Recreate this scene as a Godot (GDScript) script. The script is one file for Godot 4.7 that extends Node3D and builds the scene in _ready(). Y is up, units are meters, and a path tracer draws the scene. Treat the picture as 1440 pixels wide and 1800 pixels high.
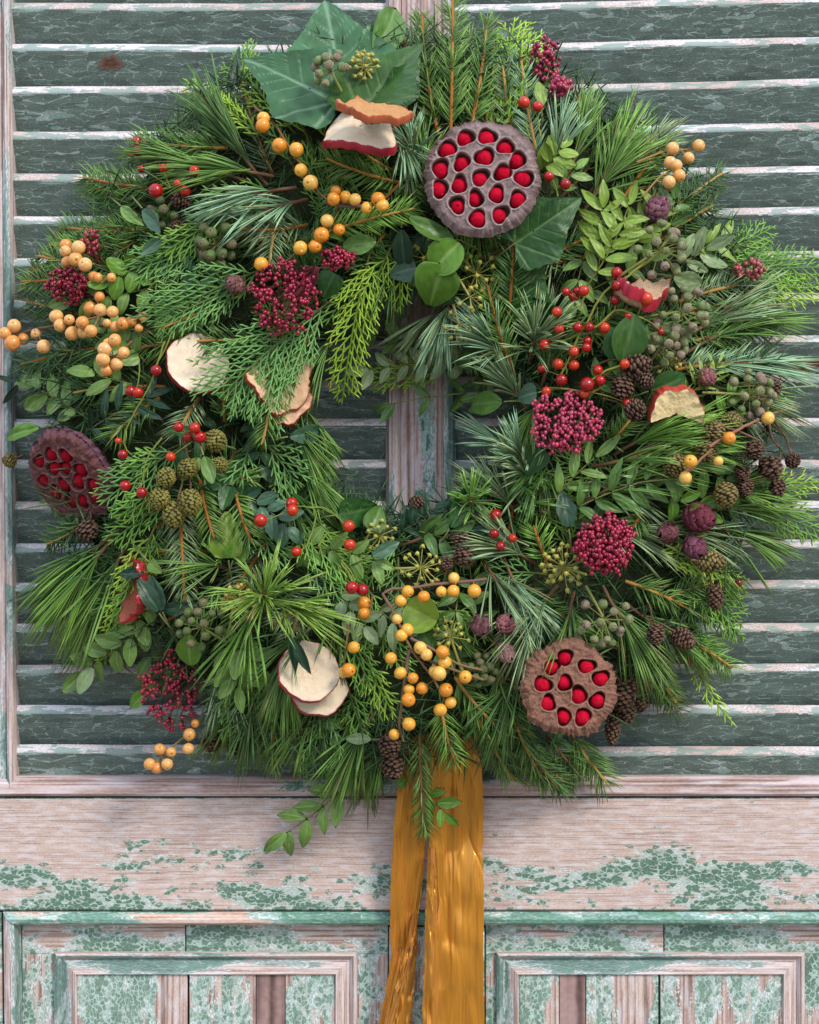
extends Node3D
# A winter wreath hung on a pair of louvred shutters with peeling green paint.
# Units are metres; the shutter's front plane is z = 0 and the lens stands 1.5 m before it.

const CAM_Y := 1.5
const CAM_D := 1.5
const PX := 1.0 / 2000.0          # one photograph pixel on the plane z = 0

var rng := RandomNumberGenerator.new()
var mats := {}
var taken := {}
var said := {}

func _ready():
	rng.seed = 20231
	var cam := Camera3D.new()
	cam.name = "camera"
	cam.position = Vector3(0, CAM_Y, CAM_D)
	cam.fov = rad_to_deg(2.0 * atan(0.45 / CAM_D))
	cam.near = 0.05
	cam.far = 60.0
	add_child(cam)
	var sky_mat := ProceduralSkyMaterial.new()
	sky_mat.sky_top_color = Color(0.80, 0.86, 0.95)
	sky_mat.sky_horizon_color = Color(0.86, 0.88, 0.92)
	sky_mat.sky_curve = 0.15
	sky_mat.ground_bottom_color = Color(0.46, 0.45, 0.43)
	sky_mat.ground_horizon_color = Color(0.58, 0.58, 0.58)
	sky_mat.sun_angle_max = 1.0
	var sky := Sky.new()
	sky.sky_material = sky_mat
	var env := Environment.new()
	env.background_mode = Environment.BG_SKY
	env.sky = sky
	env.background_energy_multiplier = 1.0
	env.ambient_light_source = Environment.AMBIENT_SOURCE_SKY
	env.tonemap_mode = Environment.TONE_MAPPER_LINEAR
	env.tonemap_exposure = 2.05
	env.sdfgi_enabled = true
	env.ssao_enabled = true
	env.ssil_enabled = true
	var we := WorldEnvironment.new()
	we.name = "environment"
	we.environment = env
	add_child(we)
	var sun := DirectionalLight3D.new()
	sun.name = "sun"
	sun.light_energy = 0.5
	sun.light_color = Color(1.0, 0.975, 0.94)
	sun.light_angular_distance = 16.0
	sun.shadow_enabled = true
	sun.look_at_from_position(Vector3(1.15, 1.45, 1.35), Vector3.ZERO, Vector3.UP)
	add_child(sun)
	make_materials()
	make_shutter()
	make_wreath_base()
	make_ribbon()
	make_accents()
	make_greens()

# ---------------------------------------------------------------- helpers

func W(x: float, y: float, z := 0.0) -> Vector3:      # a photograph pixel at the distance z before the shutter
	var k := 1.0 - z / CAM_D
	return Vector3((x - 720.0) * PX * k, CAM_Y + (900.0 - y) * PX * k, z)

func zs(x: float, y: float) -> float:                 # how far the bulk of the wreath stands out there
	var d := Vector2(x - 715.0, y - 705.0).length()
	var t := (d - 395.0) / 262.0
	return 0.028 + 0.064 * sqrt(maxf(0.0, 1.0 - t * t))

func R(a: float, b: float) -> float:
	return rng.randf_range(a, b)

func lin(r: float, g: float, b: float) -> Color:
	return Color(r, g, b)

func tint(c: Color, s: float) -> Color:
	var m := 1.0 + R(-s, s)
	return Color(c.r * m * (1.0 + R(-s, s) * 0.4), c.g * m, c.b * m * (1.0 + R(-s, s) * 0.4))

class MB:
	var v := PackedVector3Array()
	var n := PackedVector3Array()
	var c := PackedColorArray()
	var u := PackedVector2Array()
	var ix := PackedInt32Array()

	func vert(p: Vector3, nn: Vector3, col: Color, uv := Vector2.ZERO) -> int:
		v.append(p)
		n.append(nn)
		c.append(col)
		u.append(uv)
		return v.size() - 1

	func tri(a: int, b: int, d: int) -> void:         # counter-clockwise from outside; Godot wants clockwise
		ix.append(a)
		ix.append(d)
		ix.append(b)

	func quad(a: int, b: int, d: int, e: int) -> void:
		tri(a, b, d)
		tri(a, d, e)

	func flat(pts: Array, col: Color, uvs := []) -> void:  # one flat convex face
		var nn: Vector3 = (pts[1] - pts[0]).cross(pts[2] - pts[0]).normalized()
		var first := v.size()
		for i in pts.size():
			vert(pts[i], nn, col, uvs[i] if uvs.size() else Vector2.ZERO)
		for i in range(1, pts.size() - 1):
			tri(first, first + i, first + i + 1)

	func tube(pts: PackedVector3Array, r0: float, r1: float, sides: int, c0: Color, c1: Color, lump := 0.0) -> void:
		var first := v.size()
		var m := pts.size()
		var ref := Vector3(0.31, 0.17, 0.93)
		for i in m:
			var t: Vector3 = (pts[mini(i + 1, m - 1)] - pts[maxi(i - 1, 0)]).normalized()
			var a := t.cross(ref)
			if a.length() < 0.1:
				a = t.cross(Vector3.UP)
			a = a.normalized()
			var b := t.cross(a)
			var f := float(i) / (m - 1)
			var rr := lerpf(r0, r1, f) * (1.0 + lump * (1.0 if i % 2 else -0.5))
			var col := c0.lerp(c1, f)
			for k in sides:
				var ang := TAU * k / sides
				var o := a * cos(ang) + b * sin(ang)
				vert(pts[i] + o * rr, o, col, Vector2(float(k) / sides, f))
		for i in m - 1:
			for k in sides:
				var k2 := (k + 1) % sides
				quad(first + i * sides + k, first + i * sides + k2, first + (i + 1) * sides + k2, first + (i + 1) * sides + k)
		for e in [0, m - 1]:
			var t: Vector3 = (pts[1] - pts[0]).normalized() * -1.0 if e == 0 else (pts[m - 1] - pts[m - 2]).normalized()
			var ce := vert(pts[e] + t * (r0 if e == 0 else r1) * 0.5, t, c0 if e == 0 else c1)
			for k in sides:
				var k2 := (k + 1) % sides
				if e == 0:
					tri(ce, first + k2, first + k)
				else:
					tri(ce, first + e * sides + k, first + e * sides + k2)

	func needle(p: Vector3, d: Vector3, side: Vector3, length: float, w: float, bend: Vector3, c0: Color, c1: Color, rings := 2) -> void:
		var first := v.size()
		var b := d.cross(side).normalized()
		var a := b.cross(d).normalized()
		for i in rings:
			var f := float(i) / rings
			var q := p + d * (length * f) + bend * (f * f)
			if q.z < 0.004:
				q.z = 0.004
			var rr := w * (0.36 if i == 0 else 0.5)
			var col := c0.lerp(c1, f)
			for k in 3:
				var o: Vector3 = a * [1.0, -0.5, -0.5][k] + b * [0.0, 0.62, -0.62][k]
				vert(q + o * rr, o.normalized(), col)
		var tip := p + d * length + bend
		if tip.z < 0.004:
			tip.z = 0.004
		var ti := vert(tip, d, c1)
		for i in rings - 1:
			for k in 3:
				var k2 := (k + 1) % 3
				quad(first + i * 3 + k, first + i * 3 + k2, first + i * 3 + 3 + k2, first + i * 3 + 3 + k)
		var l := first + (rings - 1) * 3
		for k in 3:
			tri(l + k, l + (k + 1) % 3, ti)

	func grid(nu: int, nv: int, at: Callable, col: Callable, wrap := false) -> void:  # at(i/nu, j/nv); smooth normals from neighbours
		var first := v.size()
		var ps := PackedVector3Array()
		for j in nv + 1:
			for i in nu + 1:
				ps.append(at.call(float(i) / nu, float(j) / nv))
		for j in nv + 1:
			for i in nu + 1:
				var ia := i - 1 if i > 0 else (nu - 1 if wrap else 0)
				var ib := i + 1 if i < nu else (1 if wrap else nu)
				var du := ps[j * (nu + 1) + ib] - ps[j * (nu + 1) + ia]
				var dv := ps[mini(j + 1, nv) * (nu + 1) + i] - ps[maxi(j - 1, 0) * (nu + 1) + i]
				var nn := du.cross(dv)
				nn = nn.normalized() if nn.length_squared() > 1e-18 else Vector3.BACK
				vert(ps[j * (nu + 1) + i], nn, col.call(float(i) / nu, float(j) / nv), Vector2(float(i) / nu, float(j) / nv))
		for j in nv:
			for i in nu:
				var q := first + j * (nu + 1) + i
				quad(q, q + 1, q + nu + 2, q + nu + 1)

	func ball(p: Vector3, r: float, lon: int, lat: int, c0: Color, c1: Color, stretch := Vector3.ONE) -> void:
		var first := v.size()
		for j in lat + 1:
			var th := PI * j / lat
			for i in lon + 1:
				var ph := TAU * i / lon
				var o := Vector3(sin(th) * cos(ph), cos(th), sin(th) * sin(ph))
				vert(p + o * stretch * r, (o / stretch).normalized(), c0.lerp(c1, float(j) / lat), Vector2(float(i) / lon, float(j) / lat))
		for j in lat:
			for i in lon:
				var q := first + j * (lon + 1) + i
				quad(q, q + 1, q + lon + 2, q + lon + 1)

	func mesh(mat: Material, off := Vector3.ZERO) -> ArrayMesh:
		var vv := v
		if off != Vector3.ZERO:
			vv = PackedVector3Array()
			vv.resize(v.size())
			for i in v.size():
				vv[i] = v[i] - off
		var arr := []
		arr.resize(Mesh.ARRAY_MAX)
		arr[Mesh.ARRAY_VERTEX] = vv
		arr[Mesh.ARRAY_NORMAL] = n
		arr[Mesh.ARRAY_COLOR] = c
		arr[Mesh.ARRAY_TEX_UV] = u
		arr[Mesh.ARRAY_INDEX] = ix
		var m := ArrayMesh.new()
		m.add_surface_from_arrays(Mesh.PRIMITIVE_TRIANGLES, arr)
		m.surface_set_material(0, mat)
		return m

func numbered(called: String) -> String:
	taken[called] = taken.get(called, -1) + 1
	return called if taken[called] == 0 else "%s_%03d" % [called, taken[called]]

func unique_label(text: String) -> String:
	if said.has(text):
		push_warning("label used twice: " + text)
		print("DUP ", text)
	said[text] = true
	return text

func thing(called: String, label: String, category: String, at: Vector3, group := "") -> Node3D:
	var o := Node3D.new()
	o.name = numbered(called)
	o.position = at
	o.set_meta("label", unique_label(label))
	o.set_meta("category", category)
	if group:
		o.set_meta("group", group)
	add_child(o)
	return o

func part(called: String, m: Mesh, parent: Node3D, stuff := false, label := "") -> MeshInstance3D:
	var o := MeshInstance3D.new()
	o.mesh = m
	var k := 0
	var nm := called
	while parent.has_node(NodePath(nm)):
		k += 1
		nm = "%s_%03d" % [called, k]
	o.name = nm
	if stuff:
		o.set_meta("kind", "stuff")
	if label:
		o.set_meta("label", label)
	parent.add_child(o)
	return o

func bez(a: Vector3, b: Vector3, d: Vector3, m: int) -> PackedVector3Array:
	var out := PackedVector3Array()
	for i in m + 1:
		var t := float(i) / m
		out.append(a * (1 - t) * (1 - t) + b * 2.0 * t * (1 - t) + d * t * t)
	return out

func along(p: PackedVector3Array, t: float) -> Vector3:
	var f := clampf(t, 0, 1) * (p.size() - 1)
	var i := mini(int(f), p.size() - 2)
	return p[i].lerp(p[i + 1], f - i)

func heading(p: PackedVector3Array, t: float) -> Vector3:
	var i := mini(int(clampf(t, 0, 1) * (p.size() - 1)), p.size() - 2)
	return (p[i + 1] - p[i]).normalized()

func basis_for(d: Vector3, facing: Vector3) -> Basis:  # x along d, z as near facing as can be
	var x := d.normalized()
	var y := facing.cross(x)
	if y.length() < 0.05:
		y = Vector3.UP.cross(x)
	y = y.normalized()
	return Basis(x, y, x.cross(y))

func smooth(a: float, b: float, x: float) -> float:
	var t := clampf((x - a) / (b - a), 0, 1)
	return t * t * (3 - 2 * t)

# ---------------------------------------------------------------- materials and computed paint

func field(kind: int, freq: float, w: int, h: int, sx: float, sy: float, sd: int, ret := 0, oct := 4) -> PackedByteArray:
	var f := FastNoiseLite.new()
	f.noise_type = kind
	f.seed = sd
	f.frequency = freq
	if kind == FastNoiseLite.TYPE_CELLULAR:
		f.cellular_return_type = ret
		f.cellular_jitter = 1.0
		f.fractal_type = FastNoiseLite.FRACTAL_NONE
		f.domain_warp_enabled = true
		f.domain_warp_amplitude = 0.35 / freq
		f.domain_warp_frequency = freq * 1.1
		f.domain_warp_fractal_octaves = 2
	else:
		f.fractal_octaves = oct
	var im := f.get_image(int(w / sx), int(h / sy), false, false, true)
	im.convert(Image.FORMAT_L8)
	im.resize(w, h, Image.INTERPOLATE_NEAREST if kind == FastNoiseLite.TYPE_CELLULAR and ret == FastNoiseLite.RETURN_CELL_VALUE else Image.INTERPOLATE_BILINEAR)
	return im.get_data()

func byte3(c: Color) -> Vector3:
	return Vector3(c.r, c.g, c.b) * 255.0

# Peeling paint over bare wood: grain runs along u. q says how much paint is left by row and by column.
func painted(w: int, h: int, q: Dictionary) -> Array:
	var sd: int = q.seed
	var big := field(FastNoiseLite.TYPE_SIMPLEX_SMOOTH, q.big, w, h, q.get("stretch", 2.5), 1.0, sd)
	var mid := field(FastNoiseLite.TYPE_SIMPLEX_SMOOTH, q.big * 6.0, w, h, q.get("stretch", 2.5), 1.0, sd + 1)
	var edge := field(FastNoiseLite.TYPE_CELLULAR, q.cell, w, h, q.get("cell_stretch", 1.5), 1.0, sd + 2, FastNoiseLite.RETURN_DISTANCE2_SUB)
	var chip := field(FastNoiseLite.TYPE_CELLULAR, q.cell, w, h, q.get("cell_stretch", 1.5), 1.0, sd + 2, FastNoiseLite.RETURN_CELL_VALUE)
	var grain := field(FastNoiseLite.TYPE_SIMPLEX_SMOOTH, q.get("grain", 0.16), w, h, 70.0, 1.0, sd + 3, 0, 3)
	var fine := field(FastNoiseLite.TYPE_SIMPLEX, 0.25, w, h, 2.0, 1.0, sd + 4, 0, 2)
	var rows: PackedFloat32Array = q.rows
	var cols: PackedFloat32Array = q.cols
	var nose: float = q.get("nose", -1.0)
	var tile: int = q.get("tile", h)
	var wood_a := byte3(q.wood_a)
	var wood_b := byte3(q.wood_b)
	var pale := byte3(q.pale)
	var coat := byte3(q.coat)
	var top := byte3(q.top)
	var crack := byte3(q.crack)
	var crackw: float = q.get("crackw", 0.10)
	var spread: float = q.get("spread", 1.5)
	var t_under: float = q.get("under", 0.35)
	var t_top: float = q.get("over", 0.52)
	var out := PackedByteArray()
	out.resize(w * h * 3)
	var hgt := PackedByteArray()
	hgt.resize(w * h)
	for y in h:
		var rb := rows[y]
		var yt := float(y % tile) / tile
		for x in w:
			var i := y * w + x
			var g := grain[i] / 255.0
			var fi := fine[i] / 255.0
			var md := mid[i] / 255.0
			var cov := 0.5 + (big[i] / 255.0 - 0.5) * float(spread) + rb + cols[x] + (md - 0.5) * 0.35
			var e := edge[i] / 255.0
			var c := wood_a.lerp(wood_b, clampf((g - 0.28) * 2.2, 0, 1)) * (0.9 + 0.2 * fi)
			var hh := 70.0 + 30.0 * g
			var wash: float = clampf((md - 0.42) * 3.0, 0, 1) * q.get("wash", 0.5)
			c = c.lerp(pale, wash)
			if g < 0.30:
				c *= 0.84
				hh -= 30.0
			if cov + (fi - 0.5) * 0.22 > t_under:
				c = coat.lerp(pale, clampf((fi + md - 1.0) * 2.4, 0, 0.65)) * (0.82 + 0.34 * fi)
				if fi + g < 0.72:
					c = c.lerp(wood_b, 0.6)
				hh = 125.0 + 20.0 * fi
			if cov + (chip[i] / 255.0 - 0.5) * 0.55 + (fi - 0.5) * q.get("fray", 0.30) > t_top:
				if e > crackw * clampf((md - q.get("heal", 0.3)) * 5.0, 0.0, 1.6) * (0.6 + 0.8 * fi):
					c = top * (0.74 + 0.36 * fi + 0.16 * (chip[i] / 255.0))
					c = c.lerp(coat, clampf((md * 0.5 + fi * 0.3 + g * 0.4 - q.get("patch_from", 0.70)) * 4.0, 0, 0.75) * q.get("patch", 1.0))
					hh = 185.0 + 20.0 * fi
				else:
					c = crack.lerp(top, 0.45 * fi)
					hh = 95.0
			if nose > 0.0 and yt < nose + (md - 0.5) * 0.05 + (g - 0.5) * 0.05:
				var k := clampf((fi - 0.2) * 2.2 + (big[i] / 255.0 - 0.5) * 2.5, 0, 1)
				c = wood_b.lerp(pale, k) * (0.96 + 0.08 * fi)
				if md + (chip[i] / 255.0 - 0.5) * 0.3 + (yt - 0.13) * 2.2 > 0.66:
					c = c.lerp(coat, 0.7)
				hh = 110.0 + 10.0 * fi + 10.0 * g
			out[i * 3] = int(clampf(c.x, 0, 255))
			out[i * 3 + 1] = int(clampf(c.y, 0, 255))
			out[i * 3 + 2] = int(clampf(c.z, 0, 255))
			hgt[i] = int(clampf(hh, 0, 255))
	return [ImageTexture.create_from_image(Image.create_from_data(w, h, false, Image.FORMAT_RGB8, out)), ImageTexture.create_from_image(Image.create_from_data(w, h, false, Image.FORMAT_L8, hgt))]

func ramp(m: int, stops: Array) -> PackedFloat32Array:     # [[at, value], ...] spread over m entries
	var out := PackedFloat32Array()
	out.resize(m)
	for i in m:
		var t := float(i) / (m - 1)
		var k := 0
		while k < stops.size() - 2 and t > stops[k + 1][0]:
			k += 1
		out[i] = lerpf(stops[k][1], stops[k + 1][1], clampf((t - stops[k][0]) / (stops[k + 1][0] - stops[k][0]), 0, 1))
	return out

func paint_mat(called: String, tx: Array, rough: float, relief: float) -> StandardMaterial3D:
	var m := StandardMaterial3D.new()
	m.resource_name = called
	m.albedo_texture = tx[0]
	m.roughness = rough
	m.metallic_specular = 0.4
	m.heightmap_enabled = true
	m.heightmap_texture = tx[1]
	m.heightmap_scale = relief
	mats[called] = m
	return m

func leafy(called: String, rough: float, spec: float, glow := 0.0) -> void:
	var m := StandardMaterial3D.new()
	m.resource_name = called
	m.vertex_color_use_as_albedo = true
	m.roughness = rough
	m.metallic_specular = spec
	if glow > 0.0:
		m.backlight_enabled = true
		m.backlight = Color(0.30, 0.42, 0.10) * glow
	mats[called] = m

func make_materials() -> void:
	var wood_a := Color8(112, 88, 84)
	var wood_b := Color8(192, 166, 158)
	var pale := Color8(214, 206, 210)
	paint_mat("slat_paint", painted(1024, 1024, {"seed": 11, "big": 0.006, "cell": 0.052, "cell_stretch": 1.7, "stretch": 3.0, "spread": 1.0, "rows": ramp(1024, [[0, 0.46], [1, 0.46]]), "cols": ramp(1024, [[0, 0.0], [1, 0.0]]),
		"wood_a": wood_a, "wood_b": Color8(178, 156, 148), "pale": Color8(206, 202, 206), "coat": Color8(116, 142, 134), "top": Color8(88, 101, 94), "crack": Color8(164, 174, 166), "crackw": 0.034, "fray": 0.0, "nose": 0.245, "tile": 256, "over": 0.50, "heal": 0.34, "patch": 0.6, "patch_from": 0.56}), 0.5, 0.03)
	paint_mat("rail_paint", painted(2048, 300, {"seed": 37, "big": 0.010, "cell": 0.092, "cell_stretch": 1.3, "stretch": 3.2, "rows": ramp(300, [[0, -0.55], [0.44, -0.42], [0.53, -0.2], [0.60, 0.0], [0.72, 0.02], [0.86, -0.02], [1, 0.12]]), "cols": ramp(2048, [[0, 0.34], [0.06, 0.24], [0.11, -0.02], [0.3, 0.0], [0.44, 0.07], [0.52, 0.0], [0.72, -0.04], [0.78, 0.05], [0.86, 0.10], [0.93, 0.05], [1, 0.16]]),
		"wood_a": Color8(172, 148, 138), "wood_b": Color8(194, 173, 162), "pale": Color8(202, 194, 196), "coat": Color8(158, 174, 166), "top": Color8(82, 108, 92), "crack": Color8(184, 198, 188), "crackw": 0.10, "under": 0.50, "over": 0.61, "wash": 0.62, "grain": 0.30, "spread": 1.0, "patch": 0.6}), 0.72, 0.05)
	paint_mat("panel_paint", painted(1024, 1024, {"seed": 58, "big": 0.011, "cell": 0.125, "cell_stretch": 1.2, "stretch": 4.5, "rows": ramp(1024, [[0, 0.02], [1, 0.02]]), "cols": ramp(1024, [[0, 0], [1, 0]]),
		"wood_a": Color8(150, 124, 115), "wood_b": Color8(192, 170, 158), "pale": Color8(206, 200, 204), "coat": Color8(158, 178, 170), "top": Color8(108, 130, 116), "crack": Color8(178, 198, 190), "crackw": 0.10, "under": 0.47, "over": 0.68, "wash": 0.5, "grain": 0.12}), 0.7, 0.05)
	paint_mat("margin_paint", painted(1024, 512, {"seed": 71, "big": 0.010, "cell": 0.115, "cell_stretch": 1.2, "stretch": 3.0, "rows": ramp(512, [[0, 0.20], [1, 0.20]]), "cols": ramp(1024, [[0, 0], [1, 0]]),
		"wood_a": Color8(146, 122, 112), "wood_b": Color8(190, 168, 157), "pale": Color8(206, 204, 208), "coat": Color8(150, 168, 160), "top": Color8(94, 120, 104), "crack": Color8(178, 196, 188), "crackw": 0.13, "under": 0.44, "over": 0.62, "wash": 0.5}), 0.66, 0.05)
	paint_mat("trim_paint", painted(1024, 256, {"seed": 83, "big": 0.012, "cell": 0.055, "cell_stretch": 1.6, "stretch": 5.0, "rows": ramp(256, [[0, 0.0], [1, 0.0]]), "cols": ramp(1024, [[0, 0], [1, 0]]),
		"wood_a": Color8(150, 128, 121), "wood_b": Color8(194, 175, 167), "pale": Color8(210, 200, 204), "coat": Color8(132, 152, 148), "top": Color8(96, 120, 112), "crack": Color8(150, 168, 162), "crackw": 0.035, "under": 0.57, "over": 0.80, "wash": 0.6}), 0.66, 0.05)
	paint_mat("bead_paint", painted(1024, 128, {"seed": 91, "big": 0.016, "cell": 0.060, "cell_stretch": 1.6, "stretch": 6.0, "rows": ramp(128, [[0, 0.17], [1, 0.17]]), "cols": ramp(1024, [[0, 0], [1, 0]]),
		"wood_a": Color8(170, 138, 122), "wood_b": Color8(214, 186, 170), "pale": Color8(214, 206, 206), "coat": Color8(140, 172, 164), "top": Color8(98, 134, 118), "crack": Color8(170, 192, 186), "crackw": 0.03, "under": 0.44, "over": 0.62, "wash": 0.5}), 0.6, 0.03)
	paint_mat("bare_paint", painted(1024, 128, {"seed": 97, "big": 0.012, "cell": 0.060, "cell_stretch": 1.6, "stretch": 6.0, "rows": ramp(128, [[0, -0.36], [1, -0.36]]), "cols": ramp(1024, [[0, 0], [1, 0]]),
		"wood_a": Color8(146, 120, 113), "wood_b": Color8(188, 164, 156), "pale": Color8(206, 194, 200), "coat": Color8(130, 156, 148), "top": Color8(70, 100, 88), "crack": Color8(170, 188, 184), "crackw": 0.10, "under": 0.50, "over": 0.66, "wash": 0.7, "grain": 0.2}), 0.75, 0.05)
	paint_mat("bare_wood", painted(512, 256, {"seed": 103, "big": 0.012, "cell": 0.06, "stretch": 6.0, "rows": ramp(256, [[0, -1.2], [1, -1.2]]), "cols": ramp(512, [[0, 0], [1, 0]]),
		"wood_a": Color8(104, 80, 76), "wood_b": Color8(146, 118, 112), "pale": Color8(166, 142, 138), "coat": Color8(130, 156, 148), "top": Color8(70, 100, 88), "crack": Color8(170, 188, 184), "wash": 0.4, "grain": 0.14}), 0.8, 0.05)
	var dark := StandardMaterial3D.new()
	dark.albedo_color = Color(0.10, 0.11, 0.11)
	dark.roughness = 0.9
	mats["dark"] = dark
	leafy("needle", 0.42, 0.45)
	leafy("frond", 0.52, 0.40)
	leafy("leaf", 0.42, 0.42, 0.5)
	leafy("glossy_leaf", 0.40, 0.36, 0.25)
	leafy("twig", 0.8, 0.3)
	leafy("berry", 0.22, 0.5)
	leafy("matte", 0.75, 0.3)
	leafy("wax", 0.5, 0.42)
	leafy("pod", 0.78, 0.3)
	leafy("flesh", 0.62, 0.35)
	leafy("skin", 0.30, 0.5)
	var felt := StandardMaterial3D.new()
	felt.vertex_color_use_as_albedo = true
	felt.roughness = 0.85
	felt.metallic_specular = 0.2
	mats["felt"] = felt
	var mo := FastNoiseLite.new()
	mo.seed = 5
	mo.noise_type = FastNoiseLite.TYPE_SIMPLEX
	mo.frequency = 0.05
	mo.fractal_octaves = 4
	var mim := mo.get_image(256, 256, false, false, true)
	for m in ["pod", "matte", "flesh", "wax"]:
		var sm: StandardMaterial3D = mats[m]
		sm.heightmap_enabled = true
		sm.heightmap_texture = ImageTexture.create_from_image(mim)
		sm.heightmap_scale = 0.06
		sm.uv1_triplanar = true
		sm.uv1_scale = Vector3.ONE * (26.0 if m == "pod" else 40.0)
	mats["wax"].heightmap_scale = 0.02
	mats["flesh"].heightmap_scale = 0.03

# ---------------------------------------------------------------- the shutter

func slat(shutter: Node3D, x0: float, y0: float, x1: float, y1: float, k: int) -> void:
	# a board leaning in at the foot: profile (height, depth) from behind the rounded top edge over it and down the face
	var prof := PackedVector2Array()
	for q in [[-0.0012, -0.0150], [-0.0004, -0.0110], [0.0, -0.0092], [-0.0005, -0.0080], [-0.0016, -0.0067], [-0.0034, -0.0053], [-0.0051, -0.0043], [-0.0064, -0.0039], [-0.0078, -0.0040], [-0.0092, -0.0044]]:
		prof.append(Vector2(q[0], q[1]))
	for i in 5:
		prof.append(Vector2(-0.0092 - 0.0088 * (i + 1), -0.0044 - 0.0040 * (i + 1)))
	prof.append(Vector2(-0.0500, -0.0330))
	prof.append(Vector2(-0.0140, -0.0160))
	var arc := PackedFloat32Array([0.0])
	for i in range(1, prof.size()):
		arc.append(arc[i - 1] + prof[i].distance_to(prof[i - 1]))
	var mb := MB.new()
	var a := W(x0, y0, -0.004)
	var b := W(x1, y1, -0.004)
	var nx := 40
	var uo := float((k * 37) % 100) / 100.0 * 0.15
	var vo := float(k % 4) * 0.25
	var wob := R(0, 9)
	var front := prof.size() - 2
	for j in prof.size():
		var nd := Vector2.ZERO
		var pa := prof[maxi(j - 1, 0)]
		var pb := prof[mini(j + 1, prof.size() - 1)]
		nd = (pb - pa).orthogonal().normalized()
		for i in nx + 1:
			var f := float(i) / nx
			var p := a.lerp(b, f)
			var chipped := 0.0003 * sin(f * 7.0 + wob) + 0.00015 * sin(f * 23.0 + wob * 2.0)
			var q := Vector3(p.x, p.y + prof[j].x + chipped, prof[j].y)
			mb.vert(q, Vector3(0, -nd.x, -nd.y), Color.WHITE, Vector2(uo + (p.x - a.x) / 0.42, vo + 0.004 + clampf(arc[j] / 0.068, 0, 1) * 0.242))
	for j in prof.size() - 1:
		for i in nx:
			var q := j * (nx + 1) + i
			mb.quad(q, q + nx + 1, q + nx + 2, q + 1)
	if y0 > 70 and y0 < 80 and x0 < 0:                  # a knot where the paint has gone
		var kb := MB.new()
		var c0 := Vector3(W(192, 0).x, a.y - 0.0172, -0.0077)
		var down := Vector3(0, -0.0088, -0.0040).normalized()
		var nn := Vector3(0, -0.0040, 0.0088).normalized()
		var ci := kb.vert(c0 + nn * 0.0005, nn, lin(0.14, 0.075, 0.055))
		for r in 2:
			for m in 18:
				var an := TAU * m / 18
				var rr := (0.4 + 0.6 * r) * (1.0 + 0.10 * sin(an * 3.0) + 0.16 * sin(an * 5.0 + 1.0) + 0.10 * sin(an * 8.0))
				kb.vert(c0 + Vector3.RIGHT * cos(an) * 0.0105 * rr + down * sin(an) * 0.0065 * rr + nn * (0.0006 - 0.0002 * r), nn, lin(0.20, 0.115, 0.085) if r else lin(0.09, 0.05, 0.035))
		for m in 18:
			var m2 := (m + 1) % 18
			kb.tri(ci, ci + 1 + m2, ci + 1 + m)
			kb.quad(ci + 1 + m, ci + 1 + m2, ci + 19 + m2, ci + 19 + m)
		part("bare_knot", kb.mesh(mats.matte), shutter)
	# normals from the profile point outwards: check against the first front face
	for i in mb.n.size():
		var nn := mb.n[i]
		var j := i / (nx + 1)
		if j < front and nn.z < -0.4:
			mb.n[i] = -nn
	part("slat", mb.mesh(mats.slat_paint), shutter)

func boxy(pts: Array, z0: float, z1: float, mat: Material, vertical: bool, su: float, sv: float, off: Vector2, edge := 0.0015) -> ArrayMesh:
	# a board with the outline pts (clockwise in the photograph, pixels) from z0 (back) to z1 (front), its front edges eased
	var mb := MB.new()
	var mid := Vector3.ZERO
	var f := []
	for p in pts:
		f.append(W(p.x, p.y, 0))
		mid += f[-1] / pts.size()
	var uvf := func(p: Vector3) -> Vector2:
		var a := Vector2((p.y - 1.0), (p.x + 0.5)) if vertical else Vector2((p.x + 0.5), (1.95 - p.y))
		return Vector2(a.x / su, (a.y + p.z * 0.9) / sv) + off
	var fr := []
	var bv := []
	var bk := []
	var m := f.size()
	for i in m:
		var e1: Vector3 = (f[i] - f[(i + m - 1) % m]).normalized()
		var e2: Vector3 = (f[(i + 1) % m] - f[i]).normalized()
		var inw: Vector3 = (Vector3(e1.y, -e1.x, 0) + Vector3(e2.y, -e2.x, 0))
		inw = inw / maxf(0.3, inw.dot(Vector3(e2.y, -e2.x, 0)))
		fr.append(f[i] + inw * edge + Vector3(0, 0, z1))
		bv.append(f[i] + Vector3(0, 0, z1 - edge))
		bk.append(f[i] + Vector3(0, 0, z0))
	fr.reverse()
	bv.reverse()
	bk.reverse()
	var uvs := []
	for p in fr:
		uvs.append(uvf.call(p))
	mb.flat(fr, Color.WHITE, uvs)
	for i in m:
		var k := (i + 1) % m
		for s in [[fr, bv], [bv, bk]]:
			var q := [s[0][i], s[1][i], s[1][k], s[0][k]]
			mb.flat(q, Color.WHITE, q.map(uvf))
	return mb.mesh(mat)

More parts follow.
